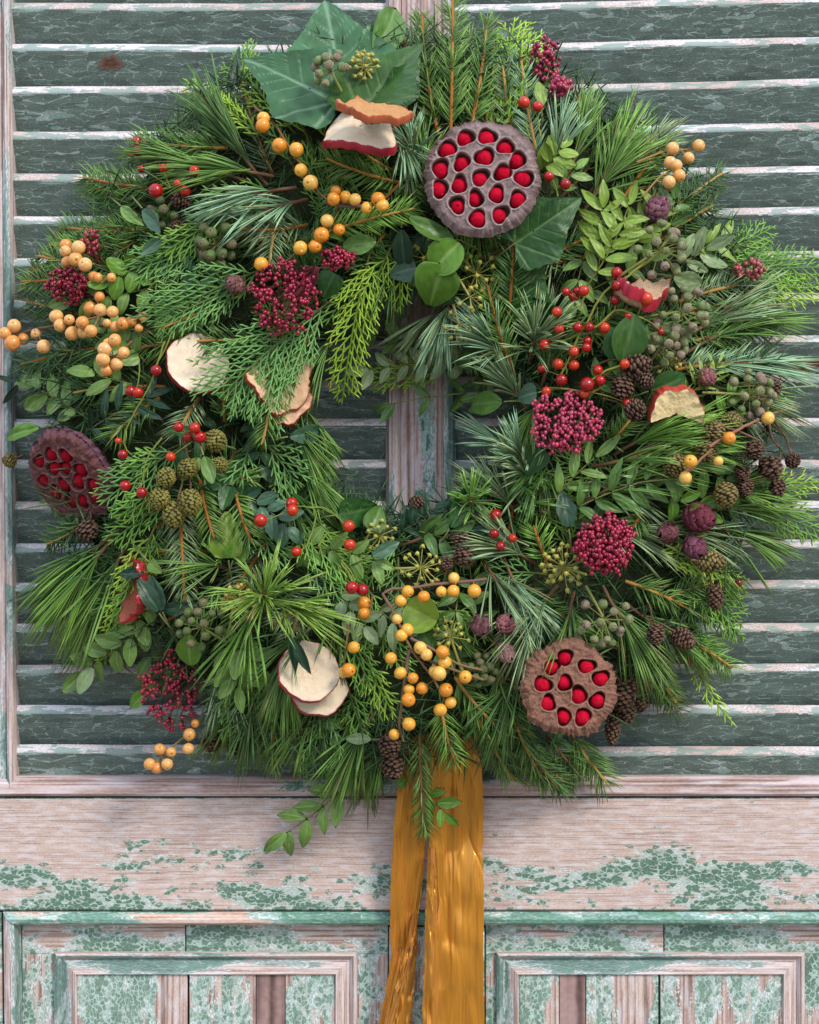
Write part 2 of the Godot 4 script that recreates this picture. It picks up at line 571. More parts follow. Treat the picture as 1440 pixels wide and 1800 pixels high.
func strip(path: Array, prof: Array, inward: Vector2, mat: Material, vertical: bool, mitre: Vector2, off: Vector2) -> ArrayMesh:
	# a moulding: profile [[inset pixels, z], ...] run from path[0] to path[1]; each end is cut back by mitre pixels per pixel of inset
	var mb := MB.new()
	var p0: Vector2 = path[0]
	var p1: Vector2 = path[1]
	var d := (p1 - p0).normalized()
	var arc := 0.0
	for j in prof.size() - 1:
		var q := []
		for s in [[j, 0], [j, 1], [j + 1, 1], [j + 1, 0]]:
			var ins: float = prof[s[0]][0]
			var p := (p0 + d * ins * mitre.x if s[1] == 0 else p1 - d * ins * mitre.y) + inward * ins
			q.append(W(p.x, p.y, 0) + Vector3(0, 0, prof[s[0]][1]))
		var n1 := Vector2(prof[j + 1][0] - prof[j][0], (prof[j + 1][1] - prof[j][1]) * 2000.0).length() * PX
		var ln := (p1 - p0).length() * PX
		var uv := [Vector2(0, arc), Vector2(ln, arc), Vector2(ln, arc + n1), Vector2(0, arc + n1)]
		arc += n1
		for i in 4:
			uv[i] = Vector2(uv[i].x / 0.83, uv[i].y / 0.09) + off
		var nn: Vector3 = (q[1] - q[0]).cross(q[2] - q[0])
		if nn.z < 0 or (absf(nn.z) < 1e-9 and nn.y < 0):
			q.reverse()
			uv.reverse()
		mb.flat(q, Color.WHITE, uv)
	return mb.mesh(mat)

func make_shutter() -> void:
	var sh := thing("louvred_shutter", "old louvred wooden shutter with peeling dark green paint and panelled foot, behind the wreath", "shutter", Vector3.ZERO)
	var left := [-72, 3, 75, 149, 228, 303, 377, 452, 525, 598, 668, 736, 807, 881, 955, 1024, 1096, 1168, 1240, 1310]
	var r0 := [-70, 5, 77, 151, 224, 296, 368, 445, 517, 590, 661, 735, 808, 880, 950, 1022, 1097, 1168, 1240, 1313]
	var r1 := [-88, -10, 61, 135, 213, 290, 362, 440, 513, 588, 658, 735, 808, 880, 948, 1020, 1095, 1168, 1240, 1314]
	for i in left.size():
		slat(sh, -10, left[i] + R(-1, 1), 679, left[i] + R(-1, 1), i)
	for i in r0.size():
		slat(sh, 800, r0[i], 1500, r1[i] - 1, i + 2)
	var P2 := func(a) -> Vector2: return Vector2(a[0], a[1])
	# stiles: hanging stile, meeting stile with its two beads, far stile outside the frame
	part("stile", boxy([[-150, -140], [3, -140], [14, 1384], [-150, 1384]].map(P2), -0.034, 0.0, mats.trim_paint, true, 0.8, 0.12, Vector2(0, 0.2)), sh)
	part("stile_bead", strip([Vector2(1, -140), Vector2(11, 1380)], [[0, -0.002], [3, 0.002], [8, 0.004], [14, 0.002], [17, -0.004], [19, -0.03]], Vector2(1, 0), mats.trim_paint, true, Vector2(0, -0.7), Vector2(0.3, 0.1)), sh)
	part("stile", boxy([[704, -140], [778, -140], [778, 1372], [704, 1372]].map(P2), -0.034, -0.001, mats.bare_paint, true, 0.8, 0.09, Vector2(0.11, 0.4)), sh)
	part("stile_bead", strip([Vector2(706, -140), Vector2(706, 1380)], [[0, -0.004], [4, 0.001], [12, 0.003], [22, 0.001], [28, -0.006], [30, -0.034]], Vector2(-1, 0), mats.trim_paint, true, Vector2(0, 0), Vector2(0.6, 0.5)), sh)
	part("stile_bead", strip([Vector2(776, -140), Vector2(776, 1380)], [[0, -0.004], [4, 0.001], [12, 0.003], [20, 0.001], [26, -0.006], [28, -0.034]], Vector2(1, 0), mats.trim_paint, true, Vector2(0, 0), Vector2(0.8, 0.3)), sh)
	part("stile", boxy([[1476, -140], [1600, -140], [1600, 2000], [1476, 2000]].map(P2), -0.034, 0.0, mats.trim_paint, true, 0.8, 0.12, Vector2(0.4, 0.7)), sh)
	# middle rail with its upper moulding and the rounded lower one
	part("rail", boxy([[-150, 1403], [1476, 1403], [1476, 1601], [-150, 1601]].map(P2), -0.034, 0.0, mats.rail_paint, false, 0.813, 0.0995, Vector2(-145.0 / 2000 / 0.813 + 0.0095, -7.05)), sh)
	part("rail_moulding", strip([Vector2(-30, 1401), Vector2(1476, 1401)], [[0, -0.006], [2, 0.0015], [7, 0.004], [24, 0.0035], [31, 0.001], [35, -0.004], [37, -0.03]], Vector2(0, -1), mats.bare_paint, false, Vector2(1, 0), Vector2(0, 0.2)), sh)
	part("rail_moulding", strip([Vector2(4, 1603), Vector2(1476, 1603)], [[0, -0.006], [1, -0.001], [5, 0.003], [11, 0.005], [18, 0.004], [23, 0.0], [26, -0.007], [27, -0.02]], Vector2(0, 1), mats.bead_paint, false, Vector2(1, 0), Vector2(0.2, 0)), sh)
	# lower frame and the two fielded panels, each of upright boards
	part("stile", boxy([[-150, 1605], [2, 1605], [8, 2000], [-150, 2000]].map(P2), -0.034, 0.0, mats.margin_paint, true, 0.5, 0.25, Vector2(0.3, 0.3)), sh)
	part("stile_bead", strip([Vector2(4, 1603), Vector2(8, 2000)], [[0, -0.006], [3, 0.002], [12, 0.004], [22, 0.002], [26, -0.006], [28, -0.02]], Vector2(1, 0), mats.trim_paint, true, Vector2(1, 0), Vector2(0.1, 0.6)), sh)
	part("stile", boxy([[684, 1632], [852, 1632], [852, 2000], [684, 2000]].map(P2), -0.034, -0.003, mats.margin_paint, true, 0.5, 0.25, Vector2(0.7, 0.1)), sh)
	var panels := [[33.0, 682.0, 322.0], [855.0, 1476.0, 1170.0]]
	for pn in panels:
		var xa: float = pn[0]
		var xb: float = pn[1]
		var xj: float = pn[2]
		var zf := -0.0125
		# the margin round the field: head boards either side of the joint, and side boards
		part("panel_board", boxy([[xa, 1626], [xj, 1626], [xj, 1684], [xa, 1684]].map(P2), -0.034, zf, mats.margin_paint, false, 0.5, 0.25, Vector2(xa / 900, 0.2), 0.0006), sh)
		part("panel_board", boxy([[xj + 2, 1626], [xb, 1626], [xb, 1684], [xj + 2, 1684]].map(P2), -0.034, zf - 0.0004, mats.margin_paint, false, 0.5, 0.25, Vector2(xb / 700, 0.6), 0.0006), sh)
		part("panel_board", boxy([[xa, 1684], [xa + 62, 1684], [xa + 62, 2000], [xa, 2000]].map(P2), -0.034, zf, mats.margin_paint, true, 0.5, 0.25, Vector2(0.2, xa / 500), 0.0006), sh)
		part("panel_board", boxy([[xb - 58, 1684], [xb, 1684], [xb, 2000], [xb - 58, 2000]].map(P2), -0.034, zf, mats.margin_paint, true, 0.5, 0.25, Vector2(0.5, xb / 500), 0.0006), sh)
		var fa := xa + 58
		var fb := xb - 54
		if xa > 700:
			fa = xa + 18
			fb = 1420.0
		var prof := [[0, zf], [1, zf + 0.0035], [6, zf + 0.0045], [11, zf + 0.002], [14, zf - 0.0005], [34, zf + 0.0035], [38, zf + 0.0045], [41, zf + 0.001]]
		part("panel_moulding", strip([Vector2(fa, 1679), Vector2(fb, 1679)], prof, Vector2(0, 1), mats.trim_paint, false, Vector2(1, 1), Vector2(0.2, 0.3)), sh)
		part("panel_moulding", strip([Vector2(fa, 1679), Vector2(fa, 2000)], prof, Vector2(1, 0), mats.trim_paint, true, Vector2(1, 0), Vector2(0.7, 0.1)), sh)
		part("panel_moulding", strip([Vector2(fb, 1679), Vector2(fb, 2000)], prof, Vector2(-1, 0), mats.trim_paint, true, Vector2(1, 0), Vector2(0.4, 0.8)), sh)
		var xk := xj + (8.0 if xa < 700 else -6.0)
		var cuts := [fa + 40, xk, fb - 40]
		if xa < 700:
			cuts = [fa + 40, xk, 448.0, 500.0, fb - 40]
		else:
			cuts = [fa + 40, 985.0, 1032.0, xk, fb - 40]
		for i in cuts.size() - 1:
			var gap := 3.5 if absf(cuts[i + 1] - xk) < 1 else 0.6
			var bare: bool = absf(cuts[i] - 448.0) < 1 or absf(cuts[i] - 985.0) < 1
			part("panel_board", boxy([[cuts[i] + 0.4, 1719], [cuts[i + 1] - gap, 1719], [cuts[i + 1] - gap, 2000], [cuts[i] + 0.4, 2000]].map(P2), -0.034, zf + (0.0012 if bare else 0.002), mats.bare_wood if bare and mats.has("bare_wood") else mats.panel_paint, true, 0.5, 0.5, Vector2(0.13 * i, 0.31 * i + xa / 800), 0.0006), sh)
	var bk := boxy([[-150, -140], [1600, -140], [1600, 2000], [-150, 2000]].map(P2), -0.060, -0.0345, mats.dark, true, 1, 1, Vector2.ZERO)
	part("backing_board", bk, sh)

# ---------------------------------------------------------------- shared small shapes

var store := {}

func berry_mesh(kind: String, k: int) -> ArrayMesh:
	var key := "%s%d" % [kind, k]
	if store.has(key):
		return store[key]
	var mb := MB.new()
	var pal: Array = {
		"gold": [lin(0.662, 0.304, 0.033), lin(0.699, 0.350, 0.046), lin(0.626, 0.230, 0.020), lin(0.681, 0.386, 0.083)],
		"peach": [lin(0.626, 0.294, 0.078), lin(0.662, 0.331, 0.101), lin(0.607, 0.239, 0.055), lin(0.681, 0.359, 0.129)],
		"red": [lin(0.324, 0.007, 0.006), lin(0.396, 0.016, 0.007), lin(0.252, 0.005, 0.007), lin(0.450, 0.032, 0.009)],
		"dark_red": [lin(0.266, 0.006, 0.009), lin(0.209, 0.005, 0.009), lin(0.323, 0.009, 0.011), lin(0.285, 0.006, 0.006)],
		"ivy": [lin(0.184, 0.218, 0.086), lin(0.230, 0.230, 0.115), lin(0.149, 0.207, 0.069), lin(0.253, 0.196, 0.138)],
		"ivy_dark": [lin(0.099, 0.154, 0.039), lin(0.132, 0.165, 0.055), lin(0.088, 0.132, 0.039), lin(0.154, 0.143, 0.066)],
	}[kind]
	var c: Color = pal[k % 4]
	var ivy := kind.begins_with("ivy")
	var n1 := FastNoiseLite.new()
	n1.seed = k * 7 + 3
	n1.frequency = 1.3
	var at := func(i: float, j: float) -> Vector3:
		var th := PI * j
		var ph := TAU * i
		var r := 1.0
		var y := cos(th)
		if ivy:
			r = 1.0 + 0.06 * cos(ph * 5.0) * sin(th)
			y = cos(th) * (0.92 if cos(th) > 0 else 1.15)
			if j < 0.20:
				y = 0.80 + 0.06 * cos(PI * j / 0.2)
			if j < 0.05:
				y += 0.16
		else:
			y += -0.10 * exp(-pow(th / 0.16, 2)) - 0.05 * exp(-pow((PI - th) / 0.25, 2))
		r *= 1.0 + 0.03 * n1.get_noise_3d(cos(ph), cos(th), sin(ph))
		return Vector3(sin(th) * cos(ph) * r, y, sin(th) * sin(ph) * r)
	var col := func(i: float, j: float) -> Color:
		var f := 1.0 + 0.26 * n1.get_noise_3d(cos(TAU * i) * 1.2, j * 2.4, sin(TAU * i) * 1.2) + 0.10 * n1.get_noise_3d(cos(TAU * i) * 5.0, j * 9.0, sin(TAU * i) * 5.0)
		var q := Color(c.r * f, c.g * f, c.b * f)
		if ivy:
			if j < 0.21:
				q = lin(0.12, 0.08, 0.05) if j < 0.05 or j > 0.18 else q.lerp(lin(0.20, 0.13, 0.10), 0.4)
		elif j < 0.042 and k % 4 != 1 and k % 4 != 3:
			q = lin(0.09, 0.045, 0.02)
		else:
			q = q.lerp(Color(q.r * 1.05, q.g * 1.35, q.b * 1.2), 0.4 * smooth(0.7, 1.0, j))
		return q
	mb.grid(18, 16, at, col, true)
	store[key] = mb.mesh(mats.berry if not ivy else mats.wax)
	return store[key]

func put(called: String, m: Mesh, parent: Node3D, at: Vector3, b: Basis, s: float, label := "") -> MeshInstance3D:
	var o := part(called, m, parent, false, label)
	var q := Vector3(1, R(0.93, 1.07), R(0.96, 1.03)) if called == "berry" else Vector3.ONE
	o.transform = Transform3D(b.scaled_local(q * s), at)
	return o

func loose_basis(up: Vector3, sway: float) -> Basis:
	var y := (up.normalized() + Vector3(R(-1, 1), R(-1, 1), R(-1, 1)) * sway).normalized()
	var x := y.cross(Vector3(0.3, 0.2, 0.9)).normalized()
	return Basis(x, y, x.cross(y)) * Basis(Vector3.UP, R(0, TAU))

func pairs(s: String) -> Array:                        # "x,y x,y" -> [Vector2, ...]
	var out := []
	for a in s.split(" ", false):
		var q := a.split(",")
		out.append(Vector2(float(q[0]), float(q[1])))
	return out

func triples(s: String) -> Array:
	var out := []
	for a in s.split(" ", false):
		var q := a.split(",")
		var v := []
		for t in q:
			v.append(float(t))
		out.append(v)
	return out

func smooth_path(pts: Array, zz: Callable) -> PackedVector3Array:
	var c := Curve3D.new()
	var w := []
	for p in pts:
		w.append(W(p.x, p.y, zz.call(p)))
	for i in w.size():
		var t: Vector3 = (w[mini(i + 1, w.size() - 1)] - w[maxi(i - 1, 0)]) * 0.2
		c.add_point(w[i], -t, t)
	var out := PackedVector3Array()
	var m := maxi(5, int(c.get_baked_length() / 0.006))
	for i in m + 1:
		out.append(c.sample_baked(c.get_baked_length() * i / m, true))
	return out

# A twig that carries berries: stems are lines of pixels, berries are "x,y,r"; each berry gets its own stalk from the nearest point of a stem.
func berry_sprig(called: String, label: String, group: String, kind: String, stems: String, berries: String, lift := 0.014, stem_r := 2.4, c_stem := Color(0.16, 0.085, 0.045), c_stalk := Color(0.22, 0.13, 0.05)) -> void:
	var bs := triples(berries)
	var mid := Vector2.ZERO
	for b in bs:
		mid += Vector2(b[0], b[1]) / bs.size()
	var at := W(mid.x, mid.y, zs(mid.x, mid.y) + lift)
	var t := thing(called, label, "berry sprig", at, group)
	var zz := func(p: Vector2) -> float: return zs(p.x, p.y) + lift - 0.002
	var lines := []
	var mb := MB.new()
	for s in stems.split("|", false):
		var path := smooth_path(pairs(s), zz)
		lines.append(path)
		for i in range(1, path.size() - 1):
			path[i] += Vector3(R(-1, 1), R(-1, 1), R(-1, 1)) * 0.0005
		mb.tube(path, stem_r * PX, stem_r * PX * 0.62, 7, tint(c_stem, 0.1), c_stem.lerp(c_stalk, 0.6), 0.06)
	var k := 0
	for b in bs:
		var r: float = b[2] * PX * 0.905
		var zb := zs(b[0], b[1]) + lift + R(-0.003, 0.006) + (0.004 if b[2] > 11 else 0.0)
		var p := W(b[0], b[1], zb)
		var best := Vector3.ZERO
		var bd := 1e9
		for path: PackedVector3Array in lines:
			for i in path.size():
				var dd: float = (path[i] - p).length()
				if dd < bd:
					bd = dd
					best = path[i]
		var away := (p - best).normalized()
		if bd < r * 0.9:
			p += Vector3(0, 0, r * 0.8)
			away = Vector3(R(-0.5, 0.5), R(-0.7, 0.2), 0.8).normalized()
		if bd < 0.035:
			var m := (best + p) * 0.5 + Vector3(R(-1, 1), R(-1, 1), R(-0.5, 1.5)) * bd * 0.14
			var st := MB.new()
			st.tube(bez(best, m, p, 6), 0.9 * PX, 0.8 * PX, 5, tint(c_stalk, 0.15), tint(c_stalk, 0.15))
			part("stalk", st.mesh(mats.twig, at), t)
		put("berry", berry_mesh(kind, k + int(R(0, 4))), t, p - at, loose_basis(away + Vector3(0, -0.25, 0.05), 0.45), r)
		k += 1
	if mb.v.size():
		part("stem", mb.mesh(mats.twig, at), t)

# Scaled bodies: alder cones, flower buds.
func scaled_body(key: String, n: int, lenr: float, shape: Array, c_face: Color, c_edge: Color, c_dark: Color, spread: float, size: float, long: float, mat: String) -> ArrayMesh:
	if store.has(key):
		return store[key]
	var rs := RandomNumberGenerator.new()
	rs.seed = key.hash()
	var mb := MB.new()
	var rad := func(t: float) -> float:
		return pow(maxf(0.0, sin(PI * (0.06 + 0.90 * pow(t, shape[0])))), shape[1])
	var at := func(i: float, j: float) -> Vector3:
		var r: float = rad.call(j) * 0.90
		return Vector3(cos(TAU * i) * r, (j * 2.0 - 1.0) * lenr, -sin(TAU * i) * r)
	var ccol := func(_i: float, _j: float) -> Color: return c_dark
	mb.grid(12, 8, at, ccol, true)
	for k in n:
		var t := (k + 0.5) / n
		t = clampf(t + rs.randf_range(-0.5, 0.5) * 1.6 / n, 0.002, 0.998)
		var ph := k * 2.39996 + rs.randf_range(-0.16, 0.16)
		var r: float = rad.call(t)
		var r2: float = rad.call(minf(t + 0.02, 1.0))
		var out := Vector3(cos(ph), 0, sin(ph))
		var up := (Vector3(0, 0.04 * lenr, 0) + out * (r2 - r)).normalized()
		up = (up + out * spread).normalized()
		var side := up.cross(out).normalized()
		var nn := side.cross(up).normalized()
		if nn.dot(out) < 0:
			nn = -nn
		var s := size * (0.55 + 0.6 * r) * rs.randf_range(0.85, 1.15)
		var c := Vector3(out.x * r, (t * 2.0 - 1.0) * lenr, out.z * r)
		var f := rs.randf_range(0.75, 1.25)
		var cf := Color(c_face.r * f, c_face.g * f, c_face.b * f)
		var ce := Color(c_edge.r * f, c_edge.g * f, c_edge.b * f)
		var first := mb.v.size()
		mb.vert(c + nn * 0.10, nn, cf)
		for m in 7:
			var a := TAU * m / 7
			var q := up * cos(a) * s * long * (1.15 if m == 0 else 1.0) + side * sin(a) * s
			mb.vert(c + q + nn * (0.035 + 0.03 * cos(a)), (nn * 0.7 + q.normalized() * 0.7).normalized(), ce if cos(a) > -0.2 else cf.lerp(c_dark, 0.5))
		for m in 7:
			var a := TAU * m / 7
			var q := up * cos(a) * s * long * 0.92 + side * sin(a) * s * 0.92
			mb.vert(c + q - nn * 0.12, q.normalized(), c_dark)
		var flip := up.cross(side).dot(nn) < 0
		for m in 7:
			var m2 := (m + 1) % 7
			if flip:
				mb.tri(first, first + 1 + m2, first + 1 + m)
				mb.quad(first + 1 + m, first + 1 + m2, first + 8 + m2, first + 8 + m)
			else:
				mb.tri(first, first + 1 + m, first + 1 + m2)
				mb.quad(first + 1 + m2, first + 1 + m, first + 8 + m, first + 8 + m2)
	store[key] = mb.mesh(mats[mat])
	return store[key]

func cone_mesh(kind: String, k: int) -> ArrayMesh:
	var key := "cone_%s%d" % [kind, k]
	match kind:
		"green": return scaled_body(key, 110, 1.12, [1.0, 0.62], lin(0.19, 0.17, 0.028), lin(0.26, 0.23, 0.05), lin(0.045, 0.036, 0.008), 0.10, 0.20, 0.66, "wax")
		"olive": return scaled_body(key, 90, 1.25, [0.95, 0.62], lin(0.17, 0.13, 0.03), lin(0.26, 0.20, 0.06), lin(0.04, 0.026, 0.01), 0.22, 0.23, 0.60, "wax")
		"open": return scaled_body(key, 62, 1.25, [0.9, 0.60], lin(0.15, 0.082, 0.052), lin(0.27, 0.165, 0.11), lin(0.035, 0.018, 0.012), 0.5, 0.27, 0.62, "matte")
		_: return scaled_body(key, 78, 1.5, [0.9, 0.58], lin(0.17, 0.092, 0.058), lin(0.29, 0.18, 0.12), lin(0.04, 0.02, 0.013), 0.42, 0.26, 0.60, "matte")

# A spray of cones: "x,y,length,radius,heading" in pixels and degrees (0 = towards the photograph's +x, 90 = down).
func cone_sprig(label: String, group: String, kind: String, stems: String, cones: String, lift := 0.012, c_stem := Color(0.13, 0.075, 0.045), stem_r := 1.8) -> void:
	var cs := triples(cones)
	var at := W(cs[0][0], cs[0][1], zs(cs[0][0], cs[0][1]) + lift)
	var t := thing("cone_sprig", label, "cone sprig", at, group)
	var zz := func(p: Vector2) -> float: return zs(p.x, p.y) + lift - 0.004
	var mb := MB.new()
	for s in stems.split("|", false):
		var path := smooth_path(pairs(s), zz)
		for i in range(1, path.size() - 1):
			path[i] += Vector3(R(-1, 1), R(-1, 1), R(-1, 1)) * 0.0007
		mb.tube(path, stem_r * PX, stem_r * PX * 0.7, 6, tint(c_stem, 0.1), tint(c_stem, 0.2), 0.1)
	if mb.v.size():
		part("stem", mb.mesh(mats.twig, at), t)
	var k := 0
	for c in cs:
		var a := deg_to_rad(c[4])
		var d := Vector3(cos(a), -sin(a), R(-0.1, 0.45)).normalized()
		var x := d.cross(Vector3.BACK).normalized()
		var b := Basis(x, d, x.cross(d)) * Basis(Vector3.UP, R(0, TAU))
		var m := cone_mesh(kind, k % 2)
		var lr: float = 1.12 if kind == "green" else (1.25 if kind != "long" else 1.5)
		var o := part("cone", m, t)
		var r: float = c[3] * PX
		o.transform = Transform3D(b.scaled_local(Vector3(r, c[2] * PX / 2.0 / lr, r)), W(c[0], c[1], zs(c[0], c[1]) + lift + R(-0.002, 0.004)) - at)
		k += 1

func bud(label: String, x: float, y: float, r: float, ang: float, face: Color, edge: Color, bracts: int, lift := 0.012) -> void:
	var p := W(x, y, zs(x, y) + lift)
	var t := thing("flower_bud", label, "flower bud", p, "pink cone-shaped flower buds in the wreath")
	var key := "bud%d" % int(x)
	var m := scaled_body(key, 46, 1.12, [0.85, 0.55], face, edge, Color(face.r * 0.35, face.g * 0.3, face.b * 0.3), 0.02, 0.42, 0.85, "matte")
	var a := deg_to_rad(ang)
	var d := Vector3(cos(a), -sin(a), 0.75).normalized()
	var x0 := d.cross(Vector3.UP).normalized()
	var b := Basis(x0, d, x0.cross(d)) * Basis(Vector3.UP, R(0, TAU))
	put("scaly_head", m, t, Vector3.ZERO, b, r * PX * 0.90)
	var lm := MB.new()
	var foot := p - d * r * PX * 1.1
	lm.tube(bez(foot - d * r * PX * 2.2 + Vector3(0, 0, -0.008), foot - d * r * PX, foot + d * 0.004, 5), 2.2 * PX, 3.0 * PX, 6, lin(0.10, 0.14, 0.03), lin(0.14, 0.18, 0.04))
	part("stalk", lm.mesh(mats.twig, p), t)
	for i in bracts:
		var ph := TAU * i / bracts + R(-0.3, 0.3)
		var o := (b.x * cos(ph) + b.z * sin(ph)).normalized()
		var dd := (d * 0.75 + o * R(0.5, 0.95)).normalized()
		var lf := leaf_mesh("bract%d" % (i % 3), "ellip", 0.16, 0.15, R(-0.15, 0.3), lin(0.16, 0.21, 0.04), lin(0.28, 0.30, 0.09))
		put("bract", lf, t, foot + o * r * PX * 0.35 - p, basis_for(dd, o + Vector3(0, 0, 0.4)), r * PX * R(1.6, 2.4))

# Leaves: built along +x, one unit long, facing +z.
func leaf_mesh(key: String, shape: String, half: float, fold: float, curl: float, c: Color, vein: Color, mat := "leaf") -> ArrayMesh:
	if store.has(key):
		return store[key]
	var n1 := FastNoiseLite.new()
	n1.seed = absi(key.hash()) % 9999
	n1.frequency = 2.2
	var mb := MB.new()
	if shape == "ivy":
		# an angular outline round a point on the midrib; veins run from the foot to the corners
		var outline := []
		for q in [[1.0, 0.0], [0.93, 0.055], [0.80, 0.135], [0.62, 0.250], [0.47, 0.385], [0.40, 0.455], [0.345, 0.485], [0.28, 0.482], [0.20, 0.462], [0.10, 0.430], [-0.04, 0.390], [-0.10, 0.270], [-0.08, 0.140], [0.0, 0.030], [0.0, 0.0]]:
			outline.append(Vector2(q[0], q[1] * half))
		var mid := Vector2(0.27, 0.0)
		var veins := [[Vector2(0.99, 0), 0.016], [Vector2(0.34, 0.49 * half), 0.011], [Vector2(0.34, -0.49 * half), 0.011], [Vector2(-0.02, 0.37 * half), 0.009], [Vector2(-0.02, -0.37 * half), 0.009]]
		var twigs := []
		for k in 5:
			var f := 0.20 + 0.14 * k
			for sg in [1.0, -1.0]:
				twigs.append([Vector2(f, 0), Vector2(f + 0.20, sg * (0.30 - 0.035 * k) * half)])
		var edge := func(th: float) -> float:
			var d := Vector2(cos(th), absf(sin(th)))
			for k in outline.size() - 1:
				var e: Vector2 = outline[k + 1] - outline[k]
				var den := d.cross(e)
				if absf(den) < 1e-9:
					continue
				var w: Vector2 = outline[k] - mid
				var r := w.cross(e) / den
				var f := w.cross(d) / den
				if r > 0 and f >= -0.001 and f <= 1.001:
					return r * (1.0 + 0.05 * n1.get_noise_2d(th * 1.6, 20.0))
			return 0.2
		var near_vein := func(p: Vector2) -> float:
			var m := 9.0
			for v in veins:
				var c2 := Geometry2D.get_closest_point_to_segment(p, Vector2.ZERO, v[0])
				m = minf(m, (p - c2).length() / (v[1] * (1.15 - 0.75 * c2.length())))
			for v in twigs:
				m = minf(m, (p - Geometry2D.get_closest_point_to_segment(p, v[0], v[1])).length() / 0.0055 + 0.5)
			return m
		var flat_at := func(i: float, j: float) -> Vector2:
			var th := (i - 0.5) * TAU
			return mid + Vector2(cos(th), sin(th)) * float(edge.call(th)) * j
		var at := func(i: float, j: float) -> Vector3:
			var p: Vector2 = flat_at.call(i, j)
			var vd: float = near_vein.call(p)
			var z := curl * (p.x - 0.3) * (p.x - 0.3) + fold * absf(p.y) - 0.010 * exp(-vd * vd * 0.4) + 0.04 * n1.get_noise_2d(p.x * 0.6, p.y * 0.6) * (0.4 + j) + 0.10 * p.y * p.y * n1.get_noise_2d(p.x * 2.0, 4.0) + 0.012 * sin(p.x * 14.0) * absf(p.y)
			return Vector3(p.x, p.y, z)
		var col := func(i: float, j: float) -> Color:
			var p: Vector2 = flat_at.call(i, j)
			var vd: float = near_vein.call(p)
			var m := 1.0 + 0.40 * n1.get_noise_2d(p.x * 1.2, p.y * 1.2) + 0.14 * n1.get_noise_2d(p.x * 9.0, p.y * 9.0)
			var q := Color(c.r * m, c.g * m, c.b * m)
			return q.lerp(vein, 0.85 * exp(-vd * vd * 0.8))
		mb.grid(150, 30, at, col, true)
	else:
		var wd := func(t: float) -> float:
			match shape:
				"heart": return pow(sin(PI * pow(clampf(t, 0, 1), 0.55)), 0.75)
				"lance": return pow(sin(PI * pow(clampf(t, 0, 1), 0.85)), 1.05)
				"round": return pow(sin(PI * clampf(t, 0, 1)), 0.55)
				_: return pow(sin(PI * pow(clampf(t, 0, 1), 0.92)), 0.85)
		var tw := R(-0.5, 0.5)
		var at := func(i: float, j: float) -> Vector3:
			var s := i * 2.0 - 1.0
			var w: float = wd.call(j) * half
			var y := s * w
			var z := fold * absf(y) + curl * (j - 0.3) * (j - 0.3) - curl * 0.09 + tw * y * (j - 0.3) + 0.03 * n1.get_noise_2d(j * 1.5, y * 4.0)
			return Vector3(j, y, z)
		var col := func(i: float, j: float) -> Color:
			var s := absf(i * 2.0 - 1.0)
			var m := 1.0 + 0.30 * n1.get_noise_2d(j * 2.0 + 5.0, i * 2.0) + 0.08 * sin(j * 46.0 - s * 9.0) * (1.0 - s)
			var q := Color(c.r * m, c.g * m, c.b * m)
			return q.lerp(vein, 0.65 if s < 0.05 else (0.10 if s > 0.97 else 0.0))
		mb.grid(12, 12, at, col)
	store[key] = mb.mesh(mats[mat])
	return store[key]

const LEAF := {
	"ivy_dark": [[0.024, 0.078, 0.018], [0.09, 0.17, 0.06], "glossy_leaf"],
	"ivy_deep": [[0.030, 0.080, 0.014], [0.08, 0.14, 0.04], "glossy_leaf"],
	"ivy_pale": [[0.042, 0.115, 0.048], [0.17, 0.28, 0.17], "glossy_leaf"],
	"bright": [[0.085, 0.190, 0.022], [0.22, 0.32, 0.09], "glossy_leaf"],
	"lime": [[0.170, 0.270, 0.035], [0.30, 0.38, 0.10], "leaf"],
	"light": [[0.120, 0.215, 0.045], [0.25, 0.33, 0.12], "leaf"],
	"sage": [[0.170, 0.240, 0.110], [0.28, 0.34, 0.18], "leaf"],
	"mid": [[0.070, 0.150, 0.030], [0.16, 0.24, 0.08], "leaf"],
	"dark": [[0.026, 0.070, 0.024], [0.07, 0.13, 0.05], "glossy_leaf"],
	"blue": [[0.046, 0.105, 0.062], [0.11, 0.18, 0.12], "leaf"],
	"night": [[0.016, 0.046, 0.024], [0.06, 0.11, 0.07], "glossy_leaf"],
}

func leaf_of(tone: String, shape: String, half: float, k: int, fold: float, curl: float) -> ArrayMesh:
	var L: Array = LEAF[tone]
	var f: float = [1.0, 0.85, 1.15, 0.95][k % 4]
	return leaf_mesh("%s_%s_%d_%d_%d_%d" % [tone, shape, int(half * 100), k % 4, int(fold * 20), int(curl * 20)], shape, half, fold, curl, Color(L[0][0] * f, L[0][1] * f, L[0][2] * f * 0.95), Color(L[1][0], L[1][1], L[1][2]), L[2])

# ---------------------------------------------------------------- ribbon, pods, slices and the other trimmings

